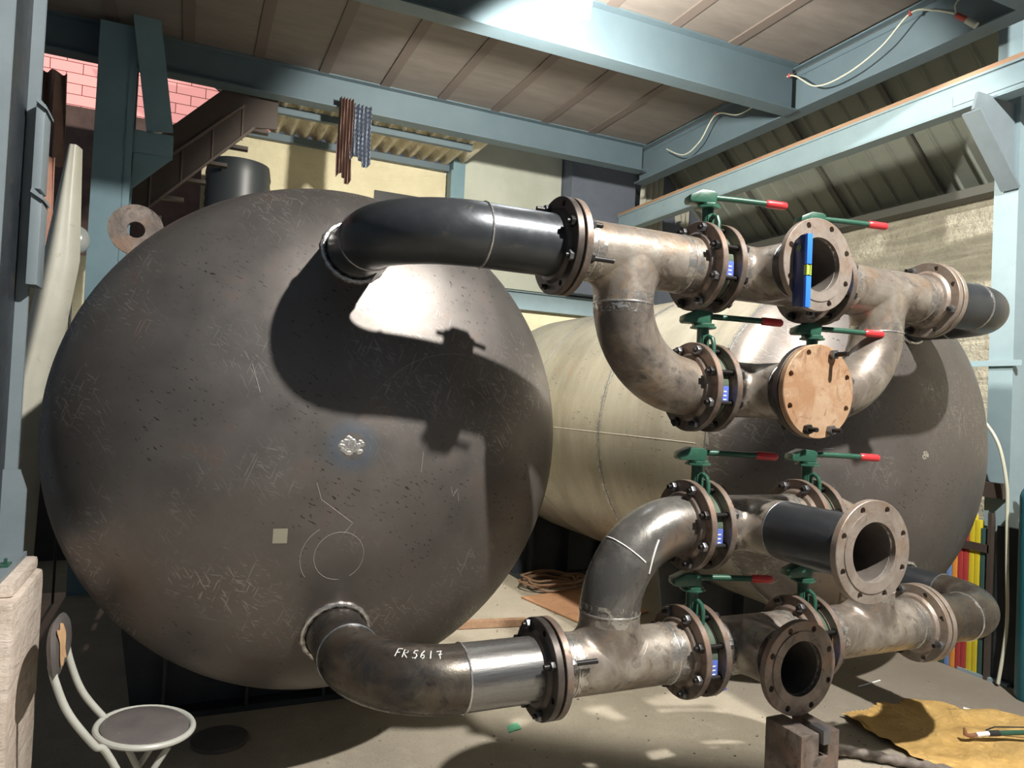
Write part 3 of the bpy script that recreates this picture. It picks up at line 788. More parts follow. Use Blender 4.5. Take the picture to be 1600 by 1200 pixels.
h4 = header('header_spool', 'lower right welded pipe tee with an elbow going up behind the open pipe end', ZL, ZC, XF2, XT2, XV2, ('tee', 'tee', 'flange_pale', 'flange'), 0)
studs(h1, 0, ZU, (XF1-FT, XF1+FT), [0, 1, 3, 4, 6, 7], [.045, .05, .03, .03, .02, .035], [.075, .03, .05, .10, .04, .03])
studs(h3, 0, ZL, (XF1-FT, XF1+FT), [0, 1, 3, 5, 6, 7], [.06, .03, .04, .03, .05, .03], [.03, .03, .105, .03, .04, .03])
studs(h2, 0, ZU, (XF2-FT, XF2+FT), [1, 4, 6], [.05, .03, .04], [.05, .03, .05])
studs(h4, 0, ZL, (XF2-FT, XF2+FT), [1, 4, 6], [.03, .05, .05], [.07, .03, .03])
# chalk marks on the rising elbow of the lower left spool
zc = ZC-ER; ce = Vector((XT1-.01+ER, YP, zc))
def on_e3(th, phi, r=PR+.001):
    """th from 0 (vertical start) to 90 deg; phi 0 = outer side, positive toward camera"""
    out = Vector((-math.cos(th), 0, math.sin(th))); p = ce+out*ER
    return p+(out*math.cos(phi)+Vector((0, -1, 0))*math.sin(phi))*r
m = MB(); m.tube([on_e3(.70, p) for p in [-.2+1.75*i/14 for i in range(15)]], .0026, 6)
m.tube([on_e3(.99-.045*i, 1.35+.075*i) for i in range(9)], .0036, 6)
part('chalk_mark', m, 'chalk', h3, merge=False)

# ------------------------------------------------------------------ outlet tees
def outlet(label, z, yf, mats, long=False):
    t = thing('outlet_tee', label, 'pipe tee', (XO, YP, z))
    a = XV1+VW/2+.0015; b = XV2-VW/2-.0015
    flange(t, face_x(a, z, 1), mats[1]); flange(t, face_x(b, z, -1), mats[1])
    blen = YP-yf-.008
    part('tee', tee(XO, YP, z, a+FT, b-FT, (0, -1, 0), .178, .028), mats[0], t)
    M = T(XO, yf, z) @ Matrix.Rotation(PI/2, 4, 'Z')
    if blen > .18:
        m = MB(); m.lathe([(.0, PR), (blen-.178, PR)], 64, T(XO, yf+.008, z) @ Matrix.Rotation(PI/2, 4, 'Z')); part('pipe_spool', m, mats[3], t)
        part('weld_bead', weld_ring(T(XO, YP-.178, z) @ Matrix.Rotation(PI/2, 4, 'Z'), h=.002), 'weld_dark', t)
    flange(t, M, mats[2])
    m = MB(); L = YP-yf-.10
    m.lathe([(.020, .1005), (.022, .0982), (L, .0982)], 64, M); part('bore_lining', m, 'bore', t)
    m = MB(); m.lathe([(.003, .1085), (.006, .106), (.013, .1005), (.018, .0995)], 72, M, jitter=.008); part('inner_weld', m, 'weld', t)
    for x in (a+FT+.045, b-FT-.045): part('weld_bead', weld_ring(T(x, YP, z), h=.003), 'weld', t); part('ground_band', weld_zone(T(x, YP, z)), 'zone', t)
    return t
O1 = outlet('top outlet tee, its open flange facing the camera with the blue level on it', ZU, 1.936, ('tee', 'flange', 'flange_pale', 'stained_pipe'))
O2 = outlet('second outlet tee down, closed by the rusty blind plate', ZB, 1.945, ('tee', 'flange', 'flange_dark', 'stained_pipe'))
O4 = outlet('third outlet tee down, with a long dark branch pipe ending in an open flange', ZC, 1.665, ('tee', 'flange', 'flange_pale', 'black_pipe'))
O3 = outlet('lowest outlet tee, its open flange just above the notched steel block', ZL, 1.95, ('tee', 'flange', 'flange', 'stained_pipe'))
# blind plate with studs
bl = thing('blind_flange', 'round rust-orange blind plate closing the second outlet', 'blind flange', (XO, 1.93, ZB))
def blind_mesh():
    m = MB(); m.lathe([(0, .0005), (0, FR-.003), (.003, FR), (.024, FR), (.0265, FR-.003), (.0265, .0005)], 72); me = m.mesh('blank')
    cut = MB()
    for k in range(8):
        a = PI/8+k*PI/4; cut.tube([(-.02, .149*math.cos(a), .149*math.sin(a)), (.08, .149*math.cos(a), .149*math.sin(a))], .0115, 16)
    cm = cut.mesh('cutter', merge=False)
    o1 = bpy.data.objects.new('tmp1', me); o2 = bpy.data.objects.new('tmp2', cm); C.objects.link(o1); C.objects.link(o2)
    md = o1.modifiers.new('b', 'BOOLEAN'); md.object = o2; md.operation = 'DIFFERENCE'; md.solver = 'EXACT'
    dg = bpy.context.evaluated_depsgraph_get(); dg.update()
    res = bpy.data.meshes.new_from_object(o1.evaluated_get(dg)); bpy.data.objects.remove(o1); bpy.data.objects.remove(o2)
    for p in res.polygons: p.use_smooth = True
    res.set_sharp_from_angle(angle=math.radians(30)); res.materials.clear(); res.materials.append(MT['blind'])
    return res
MB_ = T(XO, 1.917, ZB) @ Matrix.Rotation(PI/2, 4, 'Z')
new('plate', blind_mesh(), None, bl, T(*(-bl.location)) @ MB_)
studs(bl, 0, ZB, (0, .056), [2, 5, 6], [.07, .055, .05], [.03, .03, .03], M0=MB_)

# ------------------------------------------------------------------ valves
def make_valve(label):
    t = thing('butterfly_valve', label, 'valve', (0, 0, 0), 'lever valves between the manifold flanges')
    m = MB(); m.lathe([(-VW/2, .1), (-VW/2, .128), (-VW/2+.006, .133), (VW/2-.006, .133), (VW/2, .128), (VW/2, .1), (-VW/2, .1)], 56); new('valve_body', m.mesh('valve_body'), 'valve_body', t)
    m = MB(); m.lathe([(-.006, .001), (-.006, .096), (.006, .096), (.006, .001)], 40, Matrix.Rotation(.15, 4, 'Z')); new('valve_disc', m.mesh('valve_disc'), 'nut', t)
    # neck
    m = MB(); m.tube([(0, 0, .128), (0, 0, .238)], .023, 24); new('neck', m.mesh('neck'), 'green', t)
    # looped bracket lug on the near side
    pts = [(.004, -.060, .125)]+[(.004, -.036+.026*math.cos(a), .178+.026*math.sin(a)) for a in [math.radians(200-200*i/12) for i in range(13)]]+[(.004, -.008, .15)]
    m = MB(); m.tube([(0, -.066, .118), (0, -.066, .165), (0, -.058, .186), (0, -.038, .196), (0, -.018, .186), (0, -.012, .165)], .009, 10)
    m.bar((0, -.014, .14), (0, -.014, .20), .03, .014, (0, 1, 0)); new('lug', m.mesh('lug'), 'green', t)
    # top plates
    m = MB(); m.prism([(.05*math.cos(k*PI/3+.26), .05*math.sin(k*PI/3+.26), .228) for k in range(6)], (0, 0, .009))
    m.prism([(.043*math.cos(k*PI/4), .043*math.sin(k*PI/4), .2375) for k in range(8)], (0, 0, .009)); new('top_plate', m.mesh('top_plate', bevel=.0015), 'green', t)
    R = Matrix.Rotation(math.radians(-15), 4, 'Z')
    m = MB(); m.prism([(-.080, -.031, .247), (.022, -.031, .247), (.026, -.031, .288), (.010, -.031, .295), (-.036, -.031, .297), (-.084, -.031, .275), (-.087, -.031, .256)], (0, .066, 0), M=R)
    new('lever_head', m.mesh('lever_head', bevel=.005), 'green', t)
    m = MB(); m.tube([R @ Vector(p) for p in ((.022, 0, .277), (.12, 0, .276), (.245, 0, .273))], .0115, 16)
    lv = new('lever', m.mesh('lever'), 'green', t)
    L = [.240, .246, .26, .30, .322, .329, .332]; rr = [.0125, .0155, .016, .0158, .0155, .011, .001]
    m = MB(); m.tube([R @ Vector((x, 0, .2735-.003*(x-.24)/.09)) for x in L], rr, 18); g = new('grip', m.mesh('grip'), 'red', lv)
    # name plate on the near side
    m = MB(); m.box((-.017, -.1385, -.062), (.019, -.1325, .006)); npl = new('name_plate', m.mesh('name_plate', bevel=.002), 'plate', t)
    m = MB()
    for i in range(3): m.box((-.006, -.1395, -.046+.015*i), (.008, -.1387, -.042+.015*i))
    new('plate_print', m.mesh('plate_print', merge=False), 'white', npl)
    xa = -(VW/2+.0015+FT); xb = -xa
    studs(t, 0, 0, (xa, xb), range(8), [.030, .034, .028, .032], [.025, .022], M0=Matrix())
    return t
spots = [(XV1, ZU, 'green lever valve at the upper left, under the topmost handle'), (XV2, ZU, 'green lever valve of the top row, hidden behind the flange with the level'),
         (XV1, ZB, 'green lever valve in the second row, left of the rusty blind plate'), (XV2, ZB, 'green lever valve of the second row, just behind the rusty blind plate'),
         (XV1, ZC, 'green lever valve at the end of the chalk-marked elbow'), (XV2, ZC, 'green lever valve of the third row, behind the long dark branch pipe'),
         (XV1, ZL, 'green lever valve of the lowest row, left one with its handle in shade'), (XV2, ZL, 'green lever valve of the lowest row, behind the lowest open flange')]
v0 = make_valve(spots[0][2])
for i, (x, z, lab) in enumerate(spots):
    if i == 0: continue
    v = copy_tree(v0, loc=(x, YP, z)); v['label'] = lab
v0.location = (spots[0][0], YP, spots[0][1])

# ------------------------------------------------------------------ spirit level on the top open flange
lv = thing('spirit_level', 'small blue spirit level held upright against the top open flange', 'spirit level', (1.96, 1.9, 2.07))
m = MB(); m.prism([(1.950, 1.935, 2.085), (1.950, 1.885, 2.075), (1.950, 1.885, 2.335), (1.950, 1.905, 2.335), (1.950, 1.935, 2.318)], (.022, 0, 0)); part('body', m, 'level_navy', lv, bevel=.002)
m = MB(); m.box((1.949, 1.872, 2.075), (1.973, 1.884, 2.185)); m.box((1.949, 1.872, 2.228), (1.973, 1.884, 2.335)); part('edge_rail', m, 'level_blue', lv, bevel=.0015)
m = MB(); m.tube([(1.961, 1.880, 2.190), (1.961, 1.880, 2.223)], .0075, 16); m.box((1.950, 1.872, 2.188), (1.954, 1.886, 2.225)); m.box((1.968, 1.872, 2.188), (1.972, 1.886, 2.225)); part('vial', m, 'vial', lv)
m = MB(); m.tube([(1.946, 1.908, 2.290), (1.9505, 1.908, 2.290)], .011, 20); part('round_vial', m, plain('dim_vial', (.10, .16, .07), .2), lv)

# ------------------------------------------------------------------ notched block under the lowest outlet
st = thing('notched_block', 'rusty square steel block with a notch, under the lowest open flange', 'steel block', (2.07, 1.93, 0))
m = MB(); bx0, bx1, bz = 1.985, 2.165, .588; y0, y1 = 1.85, 2.02
m.prism([(bx0, y0, .30), (bx1, y0, .30), (bx1, y0, bz), (2.112, y0, bz), (2.112, y0, bz-.085), (2.068, y0, bz-.085), (2.068, y0, bz), (bx0, y0, bz)], (0, y1-y0, 0))
part('top_block', m, 'flange', st, bevel=.004)
m = MB(); m.box((bx0+.01, y0+.01, .02), (bx1-.01, y1-.01, .299)); m.box((bx0-.05, y0-.05, 0), (bx1+.05, y1+.05, .02)); part('pillar', m, 'dark_steel', st)
m = MB(); m.box((2.072, 1.835, bz-.035), (2.108, 1.90, bz+.015)); part('wedge', m, 'nut', st, bevel=.003)

# ------------------------------------------------------------------ folding chair
ch = thing('folding_chair', 'old folding chair with a torn round back and grey seat', 'chair', (-.05, 2.85, 0))
SC = Vector((-.08, 2.89, .47)); nrm = Vector((.10, -.05, 1)).normalized()
ex = Vector((1, .1, -.09)).normalized(); ey = nrm.cross(ex).normalized(); ex = ey.cross(nrm)
Ms = Matrix((ex, ey, nrm)).transposed().to_4x4(); Ms.translation = SC
n = 48; ring = [Ms @ Vector((.158*math.cos(2*PI*k/n), .150*math.sin(2*PI*k/n), 0)) for k in range(n)]
m = MB(); m.tube(ring, .011, 10, closed=True); part('seat_rim', m, 'pvc_white', ch)
m = MB(); m.lathe([(-.012, .001), (-.012, .135), (-.004, .146), (.006, .145), (.013, .134), (.017, .09), (.018, .001)], 48, Ms @ Matrix.Rotation(-PI/2, 4, 'Y')); part('seat', m, 'vinyl_grey', ch)
def smooth_path(P, k=6):
    P = [Vector(q) for q in P]; pts = []
    for i in range(len(P)-1):
        for s in range(k):
            t_ = s/k; p0 = P[max(i-1, 0)]; p1 = P[i]; p2 = P[i+1]; p3 = P[min(i+2, len(P)-1)]
            pts.append(.5*((2*p1)+(p2-p0)*t_+(2*p0-5*p1+4*p2-p3)*t_*t_+(3*p1-p0-3*p2+p3)*t_**3))
    pts.append(P[-1]); return pts
NEAR = [(-.350, 2.66, .80), (-.335, 2.66, .74), (-.295, 2.66, .64), (-.22, 2.68, .52), (-.17, 2.71, .45), (.02, 2.80, .0)]; FAR = [(-.350, 2.95, .80), (-.335, 2.95, .72), (-.29, 2.95, .60), (-.215, 2.96, .49), (-.17, 2.98, .43), (.02, 3.02, .0)]
for P in (NEAR, FAR):
    m = MB(); m.tube(smooth_path(P), .0115, 12); part('back_leg', m, 'pvc_white', ch)
for y_ in (2.80, 3.02):
    m = MB(); m.tube([(.0, y_, .43), (-.08, y_, .30), (-.27, y_, .0)], .011, 12); part('front_leg', m, 'pvc_white', ch)
m = MB(); m.tube([(-.235, 2.80, .05), (-.235, 3.02, .05)], .009, 10); part('crossbar', m, 'pvc_white', ch)
bc = (Vector(NEAR[0])+Vector(FAR[0]))/2+Vector((-.005, 0, .015)); bxv = (Vector(FAR[0])-Vector(NEAR[0])).normalized()
bz_ = (Vector((-.12, 0, 1))); bz_ = (bz_-bxv*bz_.dot(bxv)).normalized(); bn = bxv.cross(bz_).normalized()
if bn.x < 0: bn = -bn
HW = (Vector(FAR[0])-Vector(NEAR[0])).length/2+.045
def padp(a, r, side):
    X = r*HW*math.copysign(abs(math.cos(a))**.75, math.cos(a)); Z = r*.085*math.copysign(abs(math.sin(a))**.75, math.sin(a))
    return bc+bxv*X+bz_*Z+bn*(side*.017*math.sqrt(max(0, 1-r**4))-.9*(HW*HW*.5-X*X)*0+X*X*.3)
m = MB()
for sgn in (1, -1): m.grid(lambda u, v: padp(2*PI*u, v, sgn), 44, 8)
part('backrest', m, 'vinyl_grey', ch)
m = MB()
def foam(u, v):
    X = -.115+.135*u+.012*math.sin(9*v+2)+.02*v; Z = -.05+.118*v+.006*math.sin(11*u)
    return bc+bxv*X+bz_*Z+bn*(.0195*math.sqrt(max(.05, 1-(abs(Z)/.09)**4))+.3*X*X)
m.grid(foam, 10, 14); part('exposed_foam', m, 'foam', ch, label='torn orange foam')

# ------------------------------------------------------------------ floor items
def tarp(u, v):
    A, B, C_, D = Vector((3.44, 2.93, 0)), Vector((4.02, 2.97, 0)), Vector((4.75, 2.30, 0)), Vector((3.32, 1.95, 0))
    p = (A*(1-u)+B*u)*(1-v)+(D*(1-u)+C_*u)*v
    e = min(u, 1-u, v, 1-v)
    p.x += .010*math.sin(61*v+5*u)*(e < .02); p.y += .008*math.sin(97*u)*(e < .02)
    p.z = .006+.010*(1+math.sin(13*u+4*v+2*math.sin(7*v)))+.007*(1+math.sin(23*v-9*u))+.022*max(0, math.sin(6*u+9*v)-.8)*3*(1 if e > .03 else .3)
    return p
m = MB(); m.grid(tarp, 90, 70)
single('dust_sheet', m, 'tarp', 'crumpled yellow cloth spread on the floor at the lower right', 'cloth sheet')
tc = thing('welding_torch', 'small torch with a copper neck and green handle lying on the yellow cloth', 'torch', (3.9, 2.42, .06))
z_ = .075
m = MB(); m.tube([(3.775, 2.455, z_+.03), (3.778, 2.45, z_), (3.80, 2.44, z_-.01), (3.835, 2.43, z_-.005)], [.006, .012, .011, .008], 12); part('neck', m, 'copper', tc)
m = MB(); m.tube([(3.835, 2.43, z_-.005), (3.905, 2.412, z_)], .0125, 14); part('taped_sleeve', m, 'white', tc)
m = MB(); m.tube([(3.905, 2.412, z_), (3.965, 2.395, z_)], .015, 14); part('collar', m, 'black', tc)
m = MB(); m.tube([(3.965, 2.395, z_), (4.20, 2.33, z_+.0)], .0125, 14); part('handle', m, 'green', tc)
m = MB(); m.tube([(3.905, 2.425, z_+.012), (3.97, 2.42, z_+.022), (4.2, 2.36, z_+.012)], .0035, 8); part('lever_wire', m, 'black', tc)
def curve_pts(P, n=8):
    P = [Vector(q) for q in P]; out = []
    for i in range(len(P)-1):
        for s in range(n):
            t_ = s/n; p0 = P[max(i-1, 0)]; p1 = P[i]; p2 = P[i+1]; p3 = P[min(i+2, len(P)-1)]
            out.append(.5*((2*p1)+(p2-p0)*t_+(2*p0-5*p1+4*p2-p3)*t_*t_+(3*p1-p0-3*p2+p3)*t_**3))
    out.append(P[-1]); return out
pts = curve_pts([(2.55, 2.35, .03), (2.75, 2.52, .028), (2.88, 2.62, .03), (3.05, 2.60, .035), (3.18, 2.50, .03), (3.30, 2.38, .03), (3.38, 2.22, .05), (3.6, 1.95, .05)], 12)
single('wrapped_cable', MB().tube(pts, [.024+.004*math.sin(i*1.3) for i in range(len(pts))], 12), worn('cable_wrap', (.12, .10, .085), (.2, .17, .15), None, (.6, .8), 0, 20), 'thick cloth-wrapped welding cable on the floor beside the notched block', 'cable')
pts = curve_pts([(2.38, 2.0, .03), (2.45, 2.2, .03), (2.62, 2.30, .03), (2.72, 2.15, .03), (2.6, 1.95, .03)], 10)
single('rag', MB().tube(pts, .03, 10), 'pvc_white', 'off-white hose loop on the floor behind the notched block', 'hose')
m = MB(); m.prism([(2.70, 5.62, .004), (2.85, 4.78, .004), (3.55, 4.95, .004), (3.55, 5.75, .004)], (0, 0, .012)); single('hardboard_sheet', m, 'card', 'tan hardboard sheet lying on the floor between the tanks', 'board')
hs = MB(); pts = []
for k in range(150):
    a = k*.22; r = .24+.05*math.sin(k*.37); pts.append((3.12+r*1.1*math.cos(a), 5.88+r*.85*math.sin(a), .03+.0005*k+.012*math.sin(k*.9)))
single('hose_coil', MB().tube(pts, .011, 8), 'rubber', 'coil of thin brown hose on the floor between the tanks', 'hose')
single('timber_bar', MB().bar((1.75, 5.02, .03), (2.42, 4.93, .03), .06, .05), 'wood_strip', 'pale bar on the floor behind the lower left flange', 'timber')
single('green_scrap', MB().prism([(1.58, 3.36, .001), (1.66, 3.38, .001), (1.67, 3.45, .001), (1.60, 3.43, .001)], (0, 0, .004)), plain('green_scrap', (.12, .42, .25), .6), 'small green scrap on the floor below the lower left flange', 'scrap')
single('blue_scrap', MB().prism([(3.00, 3.44, .001), (3.08, 3.46, .001), (3.10, 3.50, .001), (3.02, 3.49, .001)], (0, 0, .004)), plain('blue_scrap', (.08, .10, .35), .6), 'small blue scrap on the floor under the lowest outlet', 'scrap')
single('filler_rod', MB().tube([(3.93, 3.23, .006), (4.16, 3.26, .006)], .005, 6), 'white', 'short white rod on the floor beyond the yellow cloth', 'rod')
m = MB(); m.lathe([(0, .001), (0, .13), (.02, .13), (.02, .001)], 40, T(.22, 3.72, .001) @ Matrix.Rotation(-PI/2, 4, 'Y')); single('round_plate', m, 'vinyl_grey', 'dark round plate on the floor to the right of the chair', 'plate')
single('paper_scrap', MB().prism([(4.22, 2.75, .001), (4.28, 2.66, .001), (4.33, 2.70, .001), (4.29, 2.80, .001)], (0, 0, .006)), 'white', 'crumpled white paper scrap at the edge of the yellow cloth', 'scrap')
rnd = random.Random(11); deb = MB()
for k in range(420):
    x, y = rnd.uniform(.6, 4.8), rnd.uniform(2.3, 6.2); s = rnd.uniform(.002, .006)
    deb.box((x-s, y-s*.7, 0), (x+s, y+s*.7, s*.8), None)
o = single('grit', deb, worn('grit', (.16, .13, .11), (.34, .30, .25), None, (.7, .9), 0, 5), 'scattered grit and slag crumbs on the concrete floor', 'grit'); o['kind'] = 'stuff'

# ------------------------------------------------------------------ right side: cylinder, bars, rack, welder
g = thing('gas_cylinder', 'turquoise gas cylinder standing at the right edge', 'gas cylinder', (4.86, 2.72, 0))
m = MB(); pr = [(0, .001), (0, .105), (.02, .115), (1.22, .115)]+[(1.22+.12*math.sin(a), .115*math.cos(a)+.012*math.sin(a)) for a in [PI/2*i/10 for i in range(1, 11)]]+[(1.36, .022)]
m.lathe(pr, 40, T(4.86, 2.72, 0) @ Matrix.Rotation(-PI/2, 4, 'Y')); part('bottle', m, 'oxygen', g)
m = MB(); m.tube([(4.86, 2.72, 1.35), (4.86, 2.72, 1.44)], .018, 12); m.tube([(4.80, 2.72, 1.41), (4.92, 2.72, 1.41)], .012, 10); m.tube([(4.86, 2.72, 1.44), (4.86, 2.72, 1.465)], .03, 12); part('valve', m, 'black', g)
bars = [('blue', 4.93, 3.335, .98), ('darkgreen', 4.93, 3.375, .95), ('orange', 4.93, 3.295, .93), ('crimson', 4.93, 3.257, 1.03), ('crimson', 4.93, 3.219, 1.02), ('yellow', 4.93, 3.181, 1.07), ('yellow', 4.93, 3.143, 1.04), ('darkgreen', 4.93, 3.105, .99), ('yellow', 4.93, 3.42, .9)]
labs = ['blue painted bar in the rack, left of the orange one', 'dark green painted bar at the left of the rack, behind the blue one', 'orange painted bar in the rack', 'left of two crimson painted bars in the rack', 'right of two crimson painted bars in the rack', 'left of two tall yellow painted bars in the rack', 'right of two tall yellow painted bars in the rack', 'dark green painted post at the right end of the rack', 'short yellow painted bar at the far left of the rack']
for (c, x, y, h), lab in zip(bars, labs):
    m = MB(); m.box((x-.02, y-.0185, 0), (x+.02, y+.0185, h)); single('painted_bar', m, 'bar_'+c, lab, 'bar', 'painted bars standing in the rack', bevel=.006)
rk = thing('bar_rack', 'brown angle rails holding the coloured bars upright', 'rack', (4.9, 3.3, .0))
for z in (.30, .86):
    m = MB(); m.bar((4.902, 3.50, z), (4.902, 3.06, z), .012, .055); part('rail', m, 'brown_panel', rk)
m = MB(); m.box((4.896, 3.045, 0), (4.93, 3.07, 1.1)); part('post', m, 'brown_panel', rk)
single('steel_plate', MB().box((4.94, 2.86, 0), (4.985, 3.035, 1.02)), 'dark_steel', 'dark steel plate standing between the coloured bars and the turquoise cylinder', 'plate')
m = MB(); m.box((4.93, 3.17, 1.47), (4.99, 3.6, 1.53)); single('rusty_channel', m, worn('rust_channel', (.20, .09, .05), (.3, .16, .10), None, (.6, .8), .2, 10), 'upper rusty channel jutting out beside the right column', 'steel channel')
m = MB(); m.box((4.93, 3.0, 1.20), (4.99, 3.6, 1.30)); single('rusty_channel', m, 'brown_panel', 'lower brown channel beside the right column', 'steel channel')
pts = curve_pts([(4.85, 3.17, 1.75), (4.85, 3.08, 1.70), (4.86, 2.99, 1.55), (4.87, 2.94, 1.30), (4.875, 2.935, 1.10), (4.88, 2.93, .8), (4.88, 2.92, .4), (4.86, 2.95, .02)], 8)
single('white_hose', MB().tube(pts, .011, 10), 'cable', 'cream hose looping down in front of the right column', 'hose')
wd = thing('welding_machine', 'dark welding machine with a red display on the shelf at the right', 'welding machine', (4.75, 3.5, 2.13))
m = MB(); m.box((4.62, 3.34, 2.13), (4.93, 3.75, 2.33)); part('case', m, 'black', wd, bevel=.008)
m = MB(); m.box((4.83, 3.333, 2.275), (4.89, 3.339, 2.305)); part('display', m, 'screen', wd)
m = MB(); m.tube([(4.87, 3.338, 2.20), (4.87, 3.315, 2.20)], .014, 16); part('knob', m, 'black', wd)
m = MB()
for k in range(7): m.box((4.74+.012*k, 3.335, 2.225), (4.746+.012*k, 3.339, 2.255))
m.box((4.72, 3.335, 2.185), (4.84, 3.339, 2.19)); part('panel_print', m, 'panel_white', wd, merge=False)
m = MB(); m.tube([(4.9, 3.30, 2.08), (4.9, 3.30, 1.88)], .008, 8); m.sphere((4.9, 3.295, 1.96), .012); single('indicator_lead', m, 'led', 'small green glowing lead under the welder shelf', 'indicator')
# wires under the deck
wr = thing('hanging_wire', 'pale cable strung in loops along the deck edge from red ties', 'wire', (4.5, 4.5, 4.45))
P = [(4.50, 6.3, 4.45), (4.5, 6.0, 4.30), (4.5, 5.75, 4.36), (4.5, 5.52, 4.55), (4.5, 5.2, 4.44), (4.5, 4.9, 4.47), (4.5, 4.59, 4.56), (4.5, 4.3, 4.36), (4.5, 4.0, 4.34), (4.5, 3.7, 4.42), (4.5, 3.47, 4.56), (4.5, 3.3, 4.50), (4.5, 3.14, 4.40)]
m = MB(); m.tube(curve_pts(P, 8), .006, 8); part('cable', m, 'cable', wr)
m = MB(); m.tube([(4.5, 6.6, 4.565), (4.5, 2.4, 4.555)], .0018, 6); part('guy_wire', m, 'rail_brown', wr)
for y in (5.52, 4.59, 3.47):
    m = MB(); m.tube([(4.5, y, 4.545), (4.5, y, 4.575)], .012, 8); part('tie', m, 'wire_red', wr)
lh = thing('bulb_holder', 'small bulb holder dangling from the wire at the upper right', 'bulb holder', (4.5, 3.1, 4.27))
m = MB(); m.tube([(4.50, 3.13, 4.385), (4.52, 3.07, 4.33)], .018, 12); part('socket', m, 'wire_red', lh)
m = MB(); m.tube([(4.52, 3.07, 4.33), (4.54, 3.02, 4.275)], .022, 12); part('bulb', m, 'pvc_white', lh)
m = MB(); m.tube(curve_pts([(4.5, 3.13, 4.39), (4.49, 3.12, 4.47), (4.5, 2.95, 4.52), (4.5, 2.7, 4.56)], 6), .005, 8); part('lead', m, 'cable', lh)

# ------------------------------------------------------------------ background, left to right
w = MB(); w.box((-2.8, 10.0, 4.9), (.9, 10.05, 6.3)); struct('glowing_brick_panel', w, 'pink')  # brick panel outdoors, glowing by itself instead of being lit
w = MB(); w.box((-2.8, 9.6, 0), (.9, 9.7, 4.85)); struct('wall_far_left', w, 'fabric_brown')
# dark awning in front of the bright bricks
m = MB(); m.prism([(-.60, 8.2, 5.30), (.45, 8.2, 4.62), (.60, 8.2, 4.62), (.60, 8.2, 5.4), (-.65, 8.2, 5.4)], (0, .03, 0)); single('dark_awning', m, 'dark_wall', 'dark sagging sheet hung before the pink bricks', 'sheet')
# staircase
sr = thing('staircase', 'brown sheet-sided staircase rising to the deck behind the left tank', 'staircase', (0, 7.0, 2.9))
m = MB(); m.prism([(.15, 7.0, 4.40), (.62, 7.0, 4.42), (.62, 7.0, 4.12), (.44, 7.0, 4.10), (-.60, 7.0, 3.02), (-.60, 7.0, 3.62)], (0, .03, 0)); part('side_panel', m, 'brown_panel', sr)
m = MB(); m.bar((.33, 6.99, 4.28), (-.60, 6.99, 3.37), .02, .02); m.bar((.42, 6.99, 4.09), (-.60, 6.99, 3.02), .02, .02); part('edge_rail', m, 'rail_brown', sr)
for k in range(4):
    x = -.4+.24*k; m = MB(); m.bar((x, 6.99, 3.20+.246*k+.02), (x, 6.99, 3.53+.246*k), .012, .012, (0, 1, 0)); part('baluster', m, 'rail_brown', sr)
for k in range(6):
    x = -.5+.17*k; z = 3.15+.185*k; m = MB(); m.box((x, 7.03, z), (x+.2, 7.11, z+.03)); part('tread', m, 'brown_panel', sr)
m = MB(); lat = []
m.lathe([(0, .001), (0, .29)]+[(3.0+.1*k+(.03 if s else 0), .29+(.008 if s else 0)) for k in range(8) for s in (0, 1)]+[(3.85, .28), (3.87, .001)], 48, T(.33, 7.44, 0) @ Matrix.Rotation(-PI/2, 4, 'Y'))
single('black_tank', m, 'black_ribbed', 'black ribbed cylindrical water tank behind the left steel tank', 'water tank')
# corrugated roof sheet over the back wall and its purlins
def corr(u, v):
    x = .45+2.35*u; y = 6.98+1.06*v
    return Vector((x, y, 4.44+.035*math.sin(x*2*PI/.146)))
m = MB(); m.grid(corr, 360, 1); struct('ceiling_back', m, 'cement_sheet', solid=.006)
for y, z in ((7.93, 4.36), (7.18, 4.375)):
    m = MB(); m.box((.30, y-.03, z-.04), (2.62, y+.03, z+.03)); single('purlin', m, 'deck_beam', 'blue steel purlin under the corrugated sheet, %s' % ('against the wall' if y > 7.5 else 'nearer the deck beam'), 'purlin')
m = MB(); m.box((2.635, 7.80, 0), (2.78, 7.93, 4.6)); m.box((2.60, 7.76, 0), (2.64, 7.90, 4.3)); single('steel_post', m, 'teal_steel', 'blue steel post against the back wall, right of the corrugated sheet', 'post')
single('back_rail', ibeam((1.0, 7.94, 2.92), (6.5, 7.94, 2.92), .22, .1), 'pale_steel', 'pale blue steel beam along the back wall, seen just above the tanks', 'steel beam')
def cloth(x0, x1, z0, z1, y, amp=.03, fr=30, sk=0):
    def fn(u, v):
        x = x0+(x1-x0)*u+sk*(1-v); return Vector((x, y+amp*math.sin(fr*u+2*v)+.01*math.sin(5*v), z0+(z1-z0)*v+.05*math.sin(6*u)*(1-v)))
    return fn
m = MB(); m.grid(cloth(1.13, 1.26, 3.68, 4.42, 6.70), 30, 16); single('hanging_trousers', m, 'fabric_brown', 'brown trousers hanging from the deck beam', 'clothes', solid=.006)
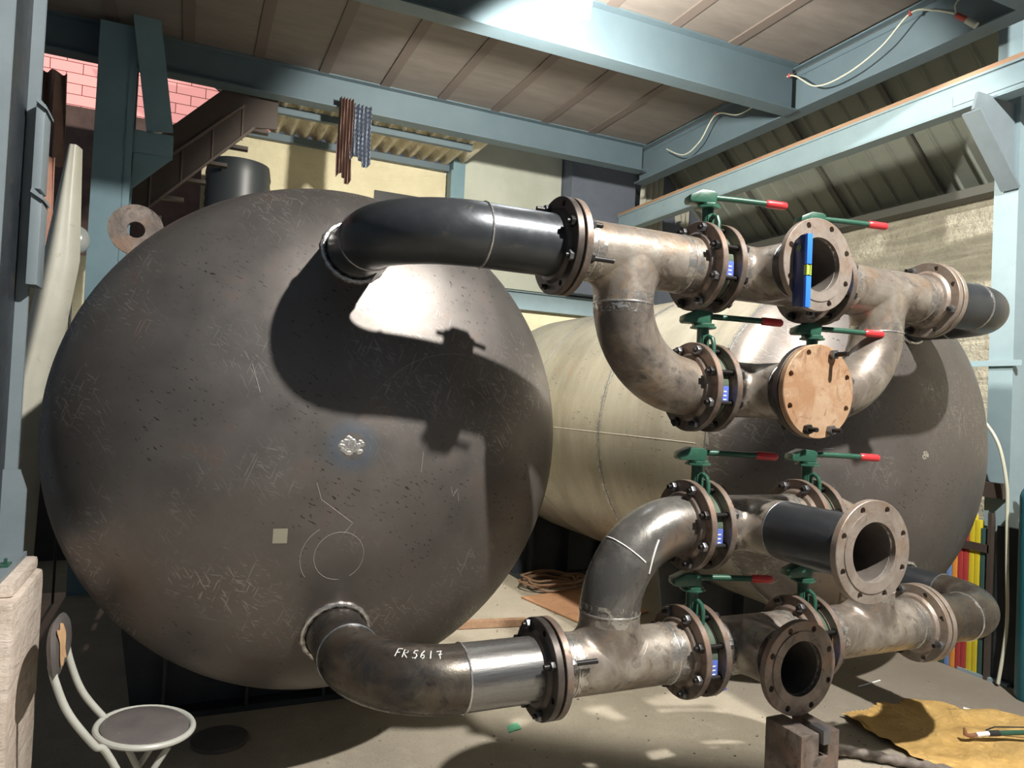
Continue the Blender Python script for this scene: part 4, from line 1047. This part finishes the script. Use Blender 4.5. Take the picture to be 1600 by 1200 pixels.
m = MB(); m.grid(cloth(1.25, 1.43, 3.86, 4.38, 6.69), 30, 16); single('checked_shirt', m, 'check', 'dark checked shirt hanging from the deck beam beside brown trousers', 'clothes', solid=.006)
m = MB(); m.grid(cloth(5.12, 5.46, 3.9, 4.78, 7.66, .03, 25), 30, 12); single('hanging_cloth', m, 'white_fabric', 'pale dusty cloth hanging against the back wall', 'cloth', solid=.006)
m = MB(); m.grid(cloth(5.70, 5.90, 4.1, 4.70, 7.71, .03, 16), 20, 12); single('hanging_cloth', m, 'white_fabric', 'narrow pale cloth hanging above the far end of the crane beam', 'cloth', solid=.006)
# white sheeting hanging at the left
def lerp_t(tb, z):
    for (a, x), (b, y) in zip(tb, tb[1:]):
        if z <= b: return x+(y-x)*(z-a)/(b-a)
    return tb[-1][1]
def drape(u, v):
    z = .02+3.15*v
    l = lerp_t([(0, -1.02), (1.67, -.99), (2.45, -.88), (3.2, -.775)], z); r = lerp_t([(0, -.84), (1.67, -.80), (2.0, -.73), (2.45, -.675), (3.2, -.70)], z)
    return Vector((l+(r-l)*u, 5.30-.10*math.sin(PI*u)+.012*math.sin(10*u+3*v), z))
m = MB(); m.grid(drape, 30, 40); single('plastic_sheeting', m, 'white_fabric', 'tall off-white plastic sheeting standing behind the near left column', 'sheeting', solid=.01)
m = MB(); m.grid(cloth(-1.16, -1.0, 2.55, 3.35, 6.3, .03, 14), 16, 14); single('hanging_cloth', m, worn('salmon_cloth', (.45, .23, .17), (.55, .32, .25), None, (.6, .8), 0, 6), 'salmon cloth hanging behind the white sheeting', 'cloth', solid=.006)
m = MB(); m.grid(cloth(-1.25, -1.0, 3.4, 4.1, 6.6, .05, 14), 16, 14); single('hanging_cloth', m, 'fabric_brown', 'dusky brown cloth bunched under the pink bricks', 'cloth', solid=.006)
single('plastic_bag', MB().sphere((-.86, 6.55, 2.80), .11, 16, 10, (.8, .6, 1)), plain('cloudy_plastic', (.34, .36, .35), .25), 'crumpled plastic bag beside the rear left column', 'bag')
m = MB(); m.tube([(-.86, 6.4, 0), (-.86, 6.4, 2.55)], .009, 8); single('hanging_rod', m, 'black', 'thin dark rod standing left of the rear left column', 'rod')
